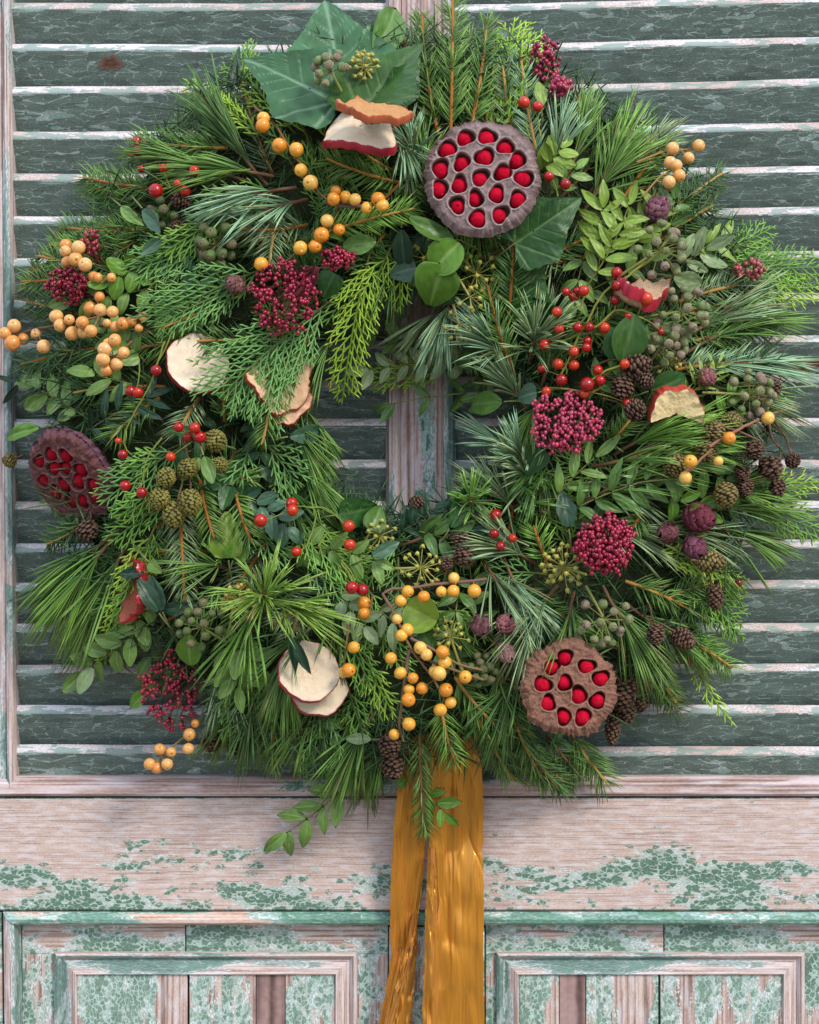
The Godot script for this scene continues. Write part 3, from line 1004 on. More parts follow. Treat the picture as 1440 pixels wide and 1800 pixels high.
func make_wreath_base() -> void:
	var c := W(715, 705, 0.036)
	var t := thing("wreath_base", "dark mossy ring under all the greenery of the wreath, mostly hidden", "wreath base", c)
	var nz := FastNoiseLite.new()
	nz.seed = 4
	nz.frequency = 26.0
	var mb := MB.new()
	var at := func(i: float, j: float) -> Vector3:
		var a := TAU * i
		var b := TAU * j
		var dir := Vector3(cos(a), sin(a), 0)
		var k := nz.get_noise_3d(cos(a) * 0.4, sin(a) * 0.4, b * 0.05)
		return dir * (0.203 + cos(b) * (0.088 + 0.02 * k)) + Vector3(0, 0, sin(b) * (0.031 + 0.013 * k))
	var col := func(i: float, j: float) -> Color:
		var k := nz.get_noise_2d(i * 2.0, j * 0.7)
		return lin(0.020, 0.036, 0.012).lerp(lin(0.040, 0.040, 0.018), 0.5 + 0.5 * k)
	mb.grid(120, 30, at, col, false)
	part("moss_ring", mb.mesh(mats.matte), t)
	# the hidden layer: short dark sprigs lying over the ring, one uncountable mass
	var f := MB.new()
	for k in 12000:
		var a := R(0, TAU)
		var d := 0.203 + R(-1, 1) * 0.105
		var dir := Vector3(cos(a), sin(a), 0)
		var t2 := (d - 0.203) / 0.13
		var p := dir * d + Vector3(0, 0, 0.024 * sqrt(maxf(0, 1 - t2 * t2)) + R(-0.012, 0.012))
		var nd := (dir * R(-0.2, 1.0) * (1.0 if d > 0.15 else -1.0) + Vector3(-dir.y, dir.x, 0) * R(-1, 1) + Vector3(0, 0, R(-0.1, 0.45))).normalized()
		var g := R(0.5, 1.1)
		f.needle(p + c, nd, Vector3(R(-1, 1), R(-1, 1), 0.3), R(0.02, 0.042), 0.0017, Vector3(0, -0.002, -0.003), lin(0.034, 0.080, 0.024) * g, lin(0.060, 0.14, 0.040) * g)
	part("undergrowth", f.mesh(mats.needle, c), t, true)

func cloth(nu: int, nv: int, left: Array, right: Array, z_at: Callable, sd: int) -> MB:
	# a crumpled band between two edges given as [[x, y], ...] from top to foot
	var lines := func(e: Array, v: float) -> Vector2:
		var f := v * (e.size() - 1)
		var i := mini(int(f), e.size() - 2)
		var k := f - i
		k = k * k * (3 - 2 * k) * 0.5 + k * 0.5
		return Vector2(lerpf(e[i][0], e[i + 1][0], k), lerpf(e[i][1], e[i + 1][1], k))
	var n1 := FastNoiseLite.new()
	n1.seed = sd
	n1.frequency = 1.0
	n1.fractal_octaves = 2
	var n2 := FastNoiseLite.new()
	n2.seed = sd + 1
	n2.frequency = 1.0
	n2.fractal_octaves = 2
	var creases := []
	for k in 20:
		creases.append([R(0.15, 0.95), R(0.1, 1.0), R(-0.5, 0.9), R(0.04, 0.13), R(0.4, 1.0) * (1 if k % 3 else -1)])
	var mb := MB.new()
	var at := func(i: float, j: float) -> Vector3:
		var a: Vector2 = lines.call(left, j)
		var b: Vector2 = lines.call(right, j)
		var fr := 1.6 * n2.get_noise_2d(j * 30.0, i * 2.0 + 7.0) * (1.0 if i < 0.02 or i > 0.98 else 0.0)
		var p := a.lerp(b, i)
		var z: float = z_at.call(i, j)
		z += 0.0016 * n1.get_noise_2d(i * 4.5 + n2.get_noise_2d(i * 2.0, j * 4.0) * 0.5, j * 1.6) + 0.0036 * n2.get_noise_2d(i * 1.7, j * 3.4 + 3.0) + 0.00042 * n1.get_noise_2d(i * 15.0 + n2.get_noise_2d(i * 3.0, j * 5.0) * 0.6, j * 1.6 + 40.0)
		for c in creases:
			var dx: float = i - c[0]
			var dy: float = (j - c[1]) * 7.0
			var s: float = dx * cos(c[2]) - dy * sin(c[2]) * 0.35
			var l: float = dx * sin(c[2]) * 0.3 + dy * cos(c[2])
			z += 0.0013 * c[4] * exp(-absf(s) / 0.028 - pow(l / (c[3] * 6.0), 2))
		return W(p.x + fr, p.y, z)
	var col := func(i: float, j: float) -> Color:
		var k := 1.0 + 0.25 * n2.get_noise_2d(i * 3.0, j * 4.0)
		return Color(0.54 * k, 0.225 * k, 0.018 * k)
	mb.grid(nu, nv, at, col)
	return mb

func make_ribbon() -> void:
	var m := StandardMaterial3D.new()
	m.vertex_color_use_as_albedo = true
	m.roughness = 0.27
	m.metallic = 0.55
	m.metallic_specular = 0.6
	m.rim_enabled = true
	m.rim = 0.3
	var nz := FastNoiseLite.new()
	nz.seed = 9
	nz.frequency = 0.035
	nz.fractal_octaves = 3
	var im := nz.get_image(420, 60, false, false, true)
	im.resize(512, 512, Image.INTERPOLATE_CUBIC)
	m.heightmap_enabled = true
	m.heightmap_texture = ImageTexture.create_from_image(im)
	m.heightmap_scale = 0.020
	mats["ribbon"] = m
	var at := W(770, 1290, 0.06)
	var t := thing("gold_ribbon", "crinkled old-gold taffeta ribbon with two long tails hanging from the foot of the wreath", "ribbon", at)
	var za := func(i: float, j: float) -> float: return lerpf(0.046, 0.020, smooth(0.0, 0.42, j)) + 0.003 * sin(i * 3.0 + j * 9.0)
	part("ribbon_tail", cloth(100, 240, [[758, 1235], [756, 1330], [752, 1420], [755, 1500], [752, 1580], [748, 1660], [747, 1740], [744, 1830]], [[838, 1235], [846, 1330], [851, 1420], [848, 1500], [851, 1580], [850, 1660], [851, 1740], [853, 1830]], za, 31).mesh(m, at), t)
	# the narrow fold along the broad tail's edge
	var zc := func(i: float, j: float) -> float: return 0.026 + 0.005 * sin(i * PI) - 0.004 * i
	part("ribbon_fold", cloth(14, 120, [[752, 1490], [750, 1560], [747, 1640], [744, 1740], [741, 1830]], [[764, 1490], [768, 1560], [770, 1640], [774, 1740], [778, 1830]], zc, 47).mesh(m, at), t)
	var zb := func(i: float, j: float) -> float: return lerpf(0.034, 0.014, smooth(0.0, 0.4, j)) + 0.006 * sin(i * 2.4 + j * 5.0) + 0.004 * i
	part("ribbon_tail", cloth(70, 200, [[706, 1290], [700, 1380], [692, 1460], [687, 1540], [686, 1620], [688, 1680], [678, 1740], [660, 1830]], [[756, 1290], [754, 1380], [750, 1460], [746, 1520], [737, 1600], [728, 1660], [706, 1740], [684, 1830]], zb, 67).mesh(m, at), t)
	var zd := func(i: float, j: float) -> float: return 0.011 + 0.005 * sin(i * 3.0 + 1.0)
	part("ribbon_fold", cloth(24, 120, [[722, 1620], [712, 1680], [694, 1740], [680, 1830]], [[734, 1590], [734, 1660], [728, 1740], [720, 1830]], zd, 83).mesh(m, at), t)

# A dried lotus head: local x, y across the face, z out of it. holes: "x,y,rx,ry" in units of the radius.
func lotus(label: String, x: float, y: float, r: float, z: float, b: Basis, holes: Array, c_face: Color, c_rim: Color, c_side: Color, sd: int, depth: float, ragged: float, c_seed: String) -> void:
	var p := W(x, y, z - 0.014)
	var t := thing("lotus_pod", label, "lotus pod", p, "dried lotus pods filled with red felt seeds")
	var n1 := FastNoiseLite.new()
	n1.seed = sd
	n1.frequency = 1.0
	n1.fractal_octaves = 3
	var edge := func(th: float) -> float: return 1.0 + ragged * n1.get_noise_2d(cos(th) * 1.2, sin(th) * 1.2) + ragged * 0.6 * n1.get_noise_2d(cos(th) * 6.0, sin(th) * 6.0) + ragged * 0.10 * n1.get_noise_2d(cos(th) * 14.0, sin(th) * 14.0)
	var hole := func(q: Vector2) -> float:             # below 1 inside a hole
		var best := 9.0
		for h in holes:
			var d := Vector2((q.x - h[0]) / h[2], (q.y - h[1]) / h[3])
			var w: float = 1.0 + 0.13 * sin(2.0 * atan2(d.y, d.x) + h[0] * 20.0) + 0.10 * sin(3.0 * atan2(d.y, d.x) + h[1] * 30.0)
			best = minf(best, d.length() / w)
		return best
	var mb := MB.new()
	var n := 150
	var hgt := func(i: float, j: float) -> Vector3:
		var q := Vector2(i * 2 - 1, j * 2 - 1)
		var sq := q
		# square to disc
		var l := maxf(absf(q.x), absf(q.y))
		if l > 0.0:
			q = q / q.length() * l
			q = q.lerp(sq * Vector2(sqrt(1 - sq.y * sq.y / 2.0), sqrt(1 - sq.x * sq.x / 2.0)), 0.8)
		var rr := q.length()
		q *= edge.call(atan2(q.y, q.x)) if rr > 0.6 else lerpf(1.0, edge.call(atan2(q.y, q.x)), rr / 0.6)
		var zz := 0.035 * n1.get_noise_2d(q.x * 2.2, q.y * 2.2) + ragged * 0.35 * n1.get_noise_2d(q.x * 7.0, q.y * 7.0)
		zz -= 0.10 * smooth(0.86, 1.0, rr) + 0.03 * rr
		zz += 0.05 * smooth(0.7, 0.93, rr) * n1.get_noise_2d(atan2(q.y, q.x) * 5.0, 3.0)
		var h: float = hole.call(q)
		zz += 0.022 * exp(-pow((h - 1.10) / 0.10, 2))
		zz -= depth * (1.0 - smooth(0.80, 1.0, h))
		return Vector3(q.x, q.y, zz)
	var fcol := func(i: float, j: float) -> Color:
		var v: Vector3 = hgt.call(i, j)
		var q := Vector2(v.x, v.y)
		var h: float = hole.call(q)
		var k := 1.0 + 0.35 * n1.get_noise_2d(q.x * 4.0, q.y * 4.0) + 0.20 * n1.get_noise_2d(q.x * 13.0, q.y * 13.0)
		var c := Color(c_face.r * k, c_face.g * k, c_face.b * k)
		c = c.lerp(c_rim, 0.9 * exp(-pow((h - 1.05) / 0.06, 2)))
		if h < 1.0:
			c = c.lerp(Color(c_face.r * 0.75, c_face.g * 0.55, c_face.b * 0.55), smooth(1.0, 0.9, h))
		return c.lerp(c_side, 0.6 * smooth(0.86, 1.0, q.length()))
	mb.grid(n, n, hgt, fcol)
	part("face", mb.mesh(mats.pod), t).transform = Transform3D(b.scaled(Vector3.ONE * r * PX * 0.92), Vector3.ZERO)
	var sb := MB.new()
	var side := func(i: float, j: float) -> Vector3:
		var th := TAU * i
		var e: float = edge.call(th)
		var rr := e * lerpf(1.0, 0.16, pow(j, 1.5)) * (1.0 + 0.035 * smooth(0, 0.1, j) * sin(th * 24.0 + 3.0 * n1.get_noise_2d(th * 3.0, j * 2.0)) * (1.0 - j))
		return Vector3(cos(th) * rr, sin(th) * rr, -0.13 + 0.05 * smooth(0, 0.08, j) - j * 1.0)
	var scol := func(i: float, j: float) -> Color:
		var k := 1.0 + 0.4 * n1.get_noise_2d(i * 30.0, j * 3.0)
		return Color(c_side.r * k, c_side.g * k, c_side.b * k)
	sb.grid(120, 18, side, scol, true)
	part("outer_wall", sb.mesh(mats.pod), t).transform = Transform3D(b.scaled(Vector3.ONE * r * PX * 0.92), Vector3.ZERO)
	for h in holes:
		var o := part("seed", seed_mesh(c_seed, int(absf(h[0] * 31 + h[1] * 17)) % 3), t)
		var s: float = minf(h[2], h[3]) * R(0.92, 1.04)
		o.transform = Transform3D(b * Basis(Vector3(R(-1, 1), R(-1, 1), 1).normalized(), R(0, 6)) * Basis.from_scale(Vector3.ONE * s * r * PX * 0.88), b * (Vector3(h[0] + R(-0.05, 0.02), h[1] + R(-0.04, 0.02), -s * 0.86 - 0.02 + R(-0.03, 0.02)) * r * PX * 0.92))

func seed_mesh(kind: String, k: int) -> ArrayMesh:
	var key := "seed%s%d" % [kind, k]
	if store.has(key):
		return store[key]
	var c: Color = lin(0.40, 0.004, 0.020) if kind == "bright" else lin(0.26, 0.006, 0.016)
	var n1 := FastNoiseLite.new()
	n1.seed = 40 + k
	n1.frequency = 3.0
	var mb := MB.new()
	var at := func(i: float, j: float) -> Vector3:
		var o := Vector3(sin(PI * j) * cos(TAU * i), cos(PI * j), sin(PI * j) * sin(TAU * i))
		return o * (1.0 + 0.05 * n1.get_noise_3dv(o))
	var col := func(i: float, j: float) -> Color:
		var o := Vector3(sin(PI * j) * cos(TAU * i), cos(PI * j), sin(PI * j) * sin(TAU * i))
		var f := 1.0 + 0.45 * n1.get_noise_3dv(o * 2.5)
		return Color(c.r * f, c.g * f, c.b * f)
	mb.grid(20, 14, at, col, true)
	store[key] = mb.mesh(mats.felt)
	return store[key]

# A slice of dried apple: the cut face is +z. bends: how much it curls; part of the disc can be missing (a0..a1 in radians).
func apple(label: String, x: float, y: float, r: float, z: float, b: Basis, thick: float, curl: Vector2, a0: float, a1: float, c_flesh: Color, c_skin: Color, sd: int, wav := 0.06, squash := 1.0) -> void:
	var p := W(x, y, z - 0.014)
	var t := thing("apple_slice", label, "apple slice", p, "dried apple slices in the wreath")
	var n1 := FastNoiseLite.new()
	n1.seed = sd
	n1.frequency = 1.0
	var s := r * PX * 0.92
	var surf := func(th: float, rr: float) -> Vector3:
		var e := 1.0 + wav * n1.get_noise_2d(cos(th) * 0.9, sin(th) * 0.9) * 2.2
		var q := Vector2(cos(th), sin(th) * squash) * rr * e
		return Vector3(q.x, q.y, curl.x * q.x * q.x + curl.y * q.y * q.y + wav * 1.6 * rr * rr * n1.get_noise_2d(q.x * 1.8 + 9.0, q.y * 1.8) + 0.02 * n1.get_noise_2d(q.x * 6.0, q.y * 6.0))
	var th_at := func(i: float) -> float: return lerpf(a0, a1, i)
	var fm := MB.new()
	for sgn in [1.0, -1.0]:
		var at := func(i: float, j: float) -> Vector3:
			var v: Vector3 = surf.call(th_at.call(i if sgn > 0 else 1.0 - i), j * 0.985)
			var core := exp(-pow(j / 0.13, 2)) * 0.05
			return v + Vector3(0, 0, sgn * (thick * 0.5 - core))
		var col := func(i: float, j: float) -> Color:
			var th: float = th_at.call(i)
			var k := 1.0 + 0.10 * n1.get_noise_2d(cos(th) * j * 3.0, sin(th) * j * 3.0)
			var c := Color(c_flesh.r * k, c_flesh.g * k, c_flesh.b * k)
			var star := 0.16 + 0.13 * pow(absf(cos(th * 2.5)), 3.0)
			c = c.lerp(Color(c_flesh.r * 0.80, c_flesh.g * 0.66, c_flesh.b * 0.42), 0.6 * exp(-pow((j - star) / 0.035, 2)))
			c = c.lerp(lin(0.20, 0.10, 0.04), 0.7 * exp(-pow(j / 0.05, 2)))
			return c.lerp(c_skin, 0.35 * smooth(0.95, 1.0, j))
		fm.grid(64, 20, at, col)
	part("flesh", fm.mesh(mats.flesh), t).transform = Transform3D(b.scaled(Vector3.ONE * s), Vector3.ZERO)
	var sm := MB.new()
	var rim := func(i: float, j: float) -> Vector3:
		var v: Vector3 = surf.call(th_at.call(i), 0.985 + 0.03 * sin(PI * j))
		return v + Vector3(0, 0, thick * 0.5 * cos(PI * j) * 1.06)
	var rcol := func(i: float, j: float) -> Color:
		var k := 1.0 + 0.5 * n1.get_noise_2d(i * 9.0, j * 1.0)
		return Color(c_skin.r * k, c_skin.g * k, c_skin.b * k)
	sm.grid(96, 6, rim, rcol)
	part("skin", sm.mesh(mats.skin), t).transform = Transform3D(b.scaled(Vector3.ONE * s), Vector3.ZERO)

# A domed head of tiny dark-red flower buds on branching stalks.
func bud_cluster(label: String, x: float, y: float, rx: float, ry: float, n: int, bead: float, c: Color, c_stem: Color, root: Vector2, lift: float, gaps: float, sd: int) -> void:
	var p := W(x, y, zs(x, y) + lift)
	var t := thing("skimmia_head", label, "flower cluster", p, "heads of small dark red flower buds")
	var n1 := FastNoiseLite.new()
	n1.seed = sd
	n1.frequency = 1.0
	var st := MB.new()
	var bd := MB.new()
	var rootw := W(root.x, root.y, zs(x, y) + lift - 0.020)
	var forks := []
	var nf := maxi(5, n / 12)
	for k in nf:
		var a := k * 2.39996
		var q := sqrt((k + 0.5) / nf) * 0.78
		forks.append(W(x + cos(a) * q * rx, y + sin(a) * q * ry, zs(x, y) + lift - 0.008 + 0.006 * (1.0 - q * q)))
		st.tube(bez(rootw, (rootw + forks[-1]) * 0.5 + Vector3(R(-1, 1), R(-1, 1), 0) * 0.004, forks[-1], 6), 1.5 * PX, 1.0 * PX, 5, tint(c_stem, 0.2), tint(c_stem, 0.2))
	for k in n:
		var a := R(0, TAU)
		var q := sqrt(R(0, 1))
		var hole := n1.get_noise_2d(cos(a) * q * 2.6, sin(a) * q * 2.6)
		if hole < gaps:
			continue
		var edge := 1.0 + 0.16 * n1.get_noise_2d(cos(a) * 2.0, sin(a) * 2.0 + 5.0) * 2.0
		var pos := W(x + cos(a) * q * rx * edge, y + sin(a) * q * ry * edge, zs(x, y) + lift + 0.011 * sqrt(maxf(0, 1.0 - q * q)) + R(-0.004, 0.003))
		var best: Vector3 = forks[0]
		for f: Vector3 in forks:
			if (f - pos).length() < (best - pos).length():
				best = f
		st.tube(bez(best, (best + pos) * 0.5 + Vector3(0, 0, -0.001), pos, 3), 0.7 * PX, 0.55 * PX, 4, tint(c_stem, 0.2), c.lerp(c_stem, 0.5))
		var cc := tint(c, 0.35)
		bd.ball(pos, bead * PX * R(0.8, 1.15), 8, 6, cc, Color(cc.r * 1.15, cc.g * 1.3, cc.b * 1.2), Vector3(1, R(1.0, 1.25), 1))
	part("stalks", st.mesh(mats.twig, p), t)
	part("flower_buds", bd.mesh(mats.berry, p), t, true)

# An ivy umbel: stalk from root, pedicels fanning from the hub, a berry on each.
func umbel(label: String, root: Vector2, x: float, y: float, rad: float, n: int, br: float, kind: String, c_stem: Color, lift: float, face := Vector3(0, 0, 1)) -> void:
	var p := W(x, y, zs(x, y) + lift - 0.010)
	var flower := kind == "flower"
	var t := thing("ivy_flower_head" if flower else "ivy_berry_head", label, "ivy umbel", p, "ivy flower heads" if flower else "heads of green ivy berries")
	var st := MB.new()
	var rw := W(root.x, root.y, zs(root.x, root.y) + lift - 0.022)
	st.tube(bez(rw, (rw + p) * 0.5 + Vector3(0, 0, 0.004), p, 8), 2.6 * PX, 2.2 * PX, 6, tint(c_stem, 0.1), tint(c_stem, 0.1))
	var fl := MB.new()
	var b := loose_basis(face, 0.05)
	var away := (p - rw).normalized()
	for k in n:
		var ph := k * 2.39996 + R(-0.2, 0.2)
		var th := acos(1.0 - 1.25 * (k + 0.5) / n)
		var d := b * Vector3(sin(th) * cos(ph), cos(th), sin(th) * sin(ph))
		d = (d + away * 0.25).normalized()
		var e := p + d * rad * PX * R(0.85, 1.1)
		st.tube(bez(p, (p + e) * 0.5 + Vector3(R(-1, 1), R(-1, 1), 0) * 0.0012, e, 4), 0.75 * PX, 0.85 * PX, 5, tint(c_stem, 0.15), tint(c_stem, 0.15))
		if flower:
			var cc := tint(lin(0.40, 0.36, 0.06), 0.3)
			fl.ball(e, br * PX, 7, 5, cc, lin(0.26, 0.24, 0.05))
			for m in 4:
				var o := Vector3(R(-1, 1), R(-1, 1), R(-0.5, 1)).normalized()
				fl.needle(e, o, Vector3(0.2, 0.9, 0.3), br * PX * 2.0, 0.0008, Vector3.ZERO, lin(0.36, 0.34, 0.12), lin(0.48, 0.42, 0.12))
		else:
			put("berry", berry_mesh(kind, k), t, e - p, loose_basis(d, 0.15), br * PX * R(0.85, 1.12))
	part("stalks", st.mesh(mats.twig, p), t)
	if flower:
		part("florets", fl.mesh(mats.wax, p), t, true)

func H(s: String, cx: float, cy: float, r: float, hr: float, k := 1.0) -> Array:   # holes measured on an enlargement -> units of the pod's radius
	var out := []
	for q in pairs(s):
		out.append([(q.x - cx) / r, -(q.y - cy) / r * k, hr * R(0.92, 1.08), hr * R(0.9, 1.06)])
	return out

func facing(d: Vector3, roll := 0.0) -> Basis:          # z towards d, y as near up as can be
	var z := d.normalized()
	var x := Vector3.UP.cross(z).normalized()
	return Basis(x, z.cross(x), z) * Basis(Vector3.BACK, roll)

func make_accents() -> void:
	make_pods_and_slices()
	make_berries()
	make_cones_and_buds()
	make_flower_heads()

func make_pods_and_slices() -> void:
	lotus("grey-mauve lotus pod with nineteen bright red seeds, the flattest and largest of the pods", 847, 312, 104, 0.138, facing(Vector3(-0.06, 0.02, 1)),
		H("358,430 545,325 760,315 940,420 505,570 733,518 1062,558 293,627 692,725 910,678 1127,742 293,830 483,790 650,935 853,893 1057,943 460,995 660,1135 893,1095", 705, 730, 590, 0.158),
		lin(0.37, 0.265, 0.255), lin(0.66, 0.52, 0.48), lin(0.13, 0.080, 0.062), 12, 0.20, 0.05, "bright")
	lotus("tattered brown lotus pod with eleven ragged holes, above the hanging brown cones", 999, 1209, 86, 0.128, facing(Vector3(-0.05, 0.10, 1)),
		H("268,925 325,882 418,920 478,972 228,1000 325,995 385,1045 252,1080 462,1070 318,1140 400,1140", 337, 1015, 212, 0.178),
		lin(0.34, 0.170, 0.115), lin(0.44, 0.26, 0.18), lin(0.25, 0.12, 0.08), 25, 0.30, 0.10, "bright")
	lotus("dark maroon lotus pod turned aside, with a purple crinkled collar", 116, 842, 92, 0.085, facing(Vector3(-0.62, -0.50, 1)),
		H("67,808 97,822 126,822 162,826 64,846 112,856 148,850 86,870 114,888 146,888 174,880 180,856 100,795 136,798", 122, 842, 92, 0.165),
		lin(0.19, 0.075, 0.070), lin(0.30, 0.14, 0.12), lin(0.22, 0.105, 0.140), 33, 0.24, 0.08, "deep")
	var cream := lin(0.88, 0.72, 0.53)
	var red := lin(0.26, 0.012, 0.024)
	apple("pale round apple slice with a thin dark red rim, partly behind a drooping frond", 346, 641, 57, 0.112, facing(Vector3(0.30, 0.36, 1)), 0.20, Vector2(0.08, 0.06), 0, TAU, cream, red, 3, 0.05)
	apple("upper of two dried tan apple slices under the gold spruce twig", 488, 676, 57, 0.109, facing(Vector3(0.34, 0.36, 1), 0.4), 0.20, Vector2(0.30, -0.1), 0, TAU, lin(0.72, 0.46, 0.27), lin(0.28, 0.035, 0.02), 6, 0.12)
	apple("lower of two dried tan apple slices, with a red underside", 500, 706, 47, 0.103, facing(Vector3(0.10, 0.30, 1), 2.9), 0.22, Vector2(0.2, 0.1), 0, TAU, lin(0.74, 0.47, 0.29), lin(0.34, 0.03, 0.02), 8, 0.12)
	apple("cream apple slice with crimson notched rim curling under the big ivy leaves", 634, 226, 63, 0.142, facing(Vector3(0.06, 0.80, 0.85), -0.22), 0.26, Vector2(-0.50, 0.05), 0, TAU, lin(0.86, 0.68, 0.48), lin(0.34, 0.014, 0.035), 14, 0.05, 0.95)
	apple("dried orange-brown apple slice seen edge-on across the cream slice", 660, 203, 62, 0.168, facing(Vector3(0.16, 0.90, 0.55), -0.16), 0.22, Vector2(0.12, 0.30), 0, TAU, lin(0.56, 0.28, 0.11), lin(0.42, 0.10, 0.04), 21, 0.12, 0.55)
	apple("front apple slice of the overlapping pair with deep crimson rim", 541, 1182, 56, 0.116, facing(Vector3(0.36, 0.46, 1), 0.1), 0.20, Vector2(0.12, 0.06), 0, TAU, lin(0.82, 0.66, 0.47), lin(0.30, 0.012, 0.034), 5, 0.05)
	apple("rear apple slice showing below the front one of the overlapping pair", 558, 1208, 55, 0.100, facing(Vector3(0.26, 0.40, 1), 1.9), 0.20, Vector2(0.10, 0.05), 0, TAU, lin(0.80, 0.66, 0.46), lin(0.32, 0.014, 0.036), 9, 0.05)
	apple("crumpled crimson apple slice seen edge-on among the red berries", 1122, 528, 66, 0.120, facing(Vector3(0.25, 0.95, 0.42), 0.35), 0.34, Vector2(0.5, 0.35), 0, TAU, lin(0.62, 0.42, 0.26), lin(0.40, 0.02, 0.045), 17, 0.16, 0.5)
	apple("half-hidden apple slice with rosy skin above the long pine needles", 1186, 724, 48, 0.122, facing(Vector3(0.1, -0.34, 1), 0.0), 0.62, Vector2(0.15, 0.1), -0.3, PI + 0.3, lin(0.88, 0.68, 0.36), lin(0.46, 0.045, 0.035), 19, 0.08, 1.0)
	apple("twisted dark red dried apple slice behind the blue-green leaves", 250, 1035, 46, 0.092, facing(Vector3(-0.85, 0.12, 0.55), 0.3), 0.30, Vector2(0.4, 0.3), 0, TAU, lin(0.34, 0.09, 0.05), lin(0.36, 0.014, 0.018), 23, 0.18, 1.2)
	# the dry leaf caught between two slats
	var p := W(1416, 648, 0.012)
	var t := thing("dry_leaf", "small curled brown dry leaf caught on a slat beyond the wreath", "dead leaf", p)
	var m := leaf_mesh("dead", "lance", 0.16, 0.9, 0.5, lin(0.20, 0.10, 0.055), lin(0.26, 0.14, 0.08), "matte")
	put("blade", m, t, W(1384, 660, 0.010) - p, basis_for(Vector3(0.9, 0.35, 0.1), Vector3(0.2, 0.5, 1)), 0.036)
	put("blade", m, t, W(1408, 646, 0.012) - p, basis_for(Vector3(0.9, 0.3, -0.3), Vector3(-0.2, -0.8, 0.5)), 0.024)

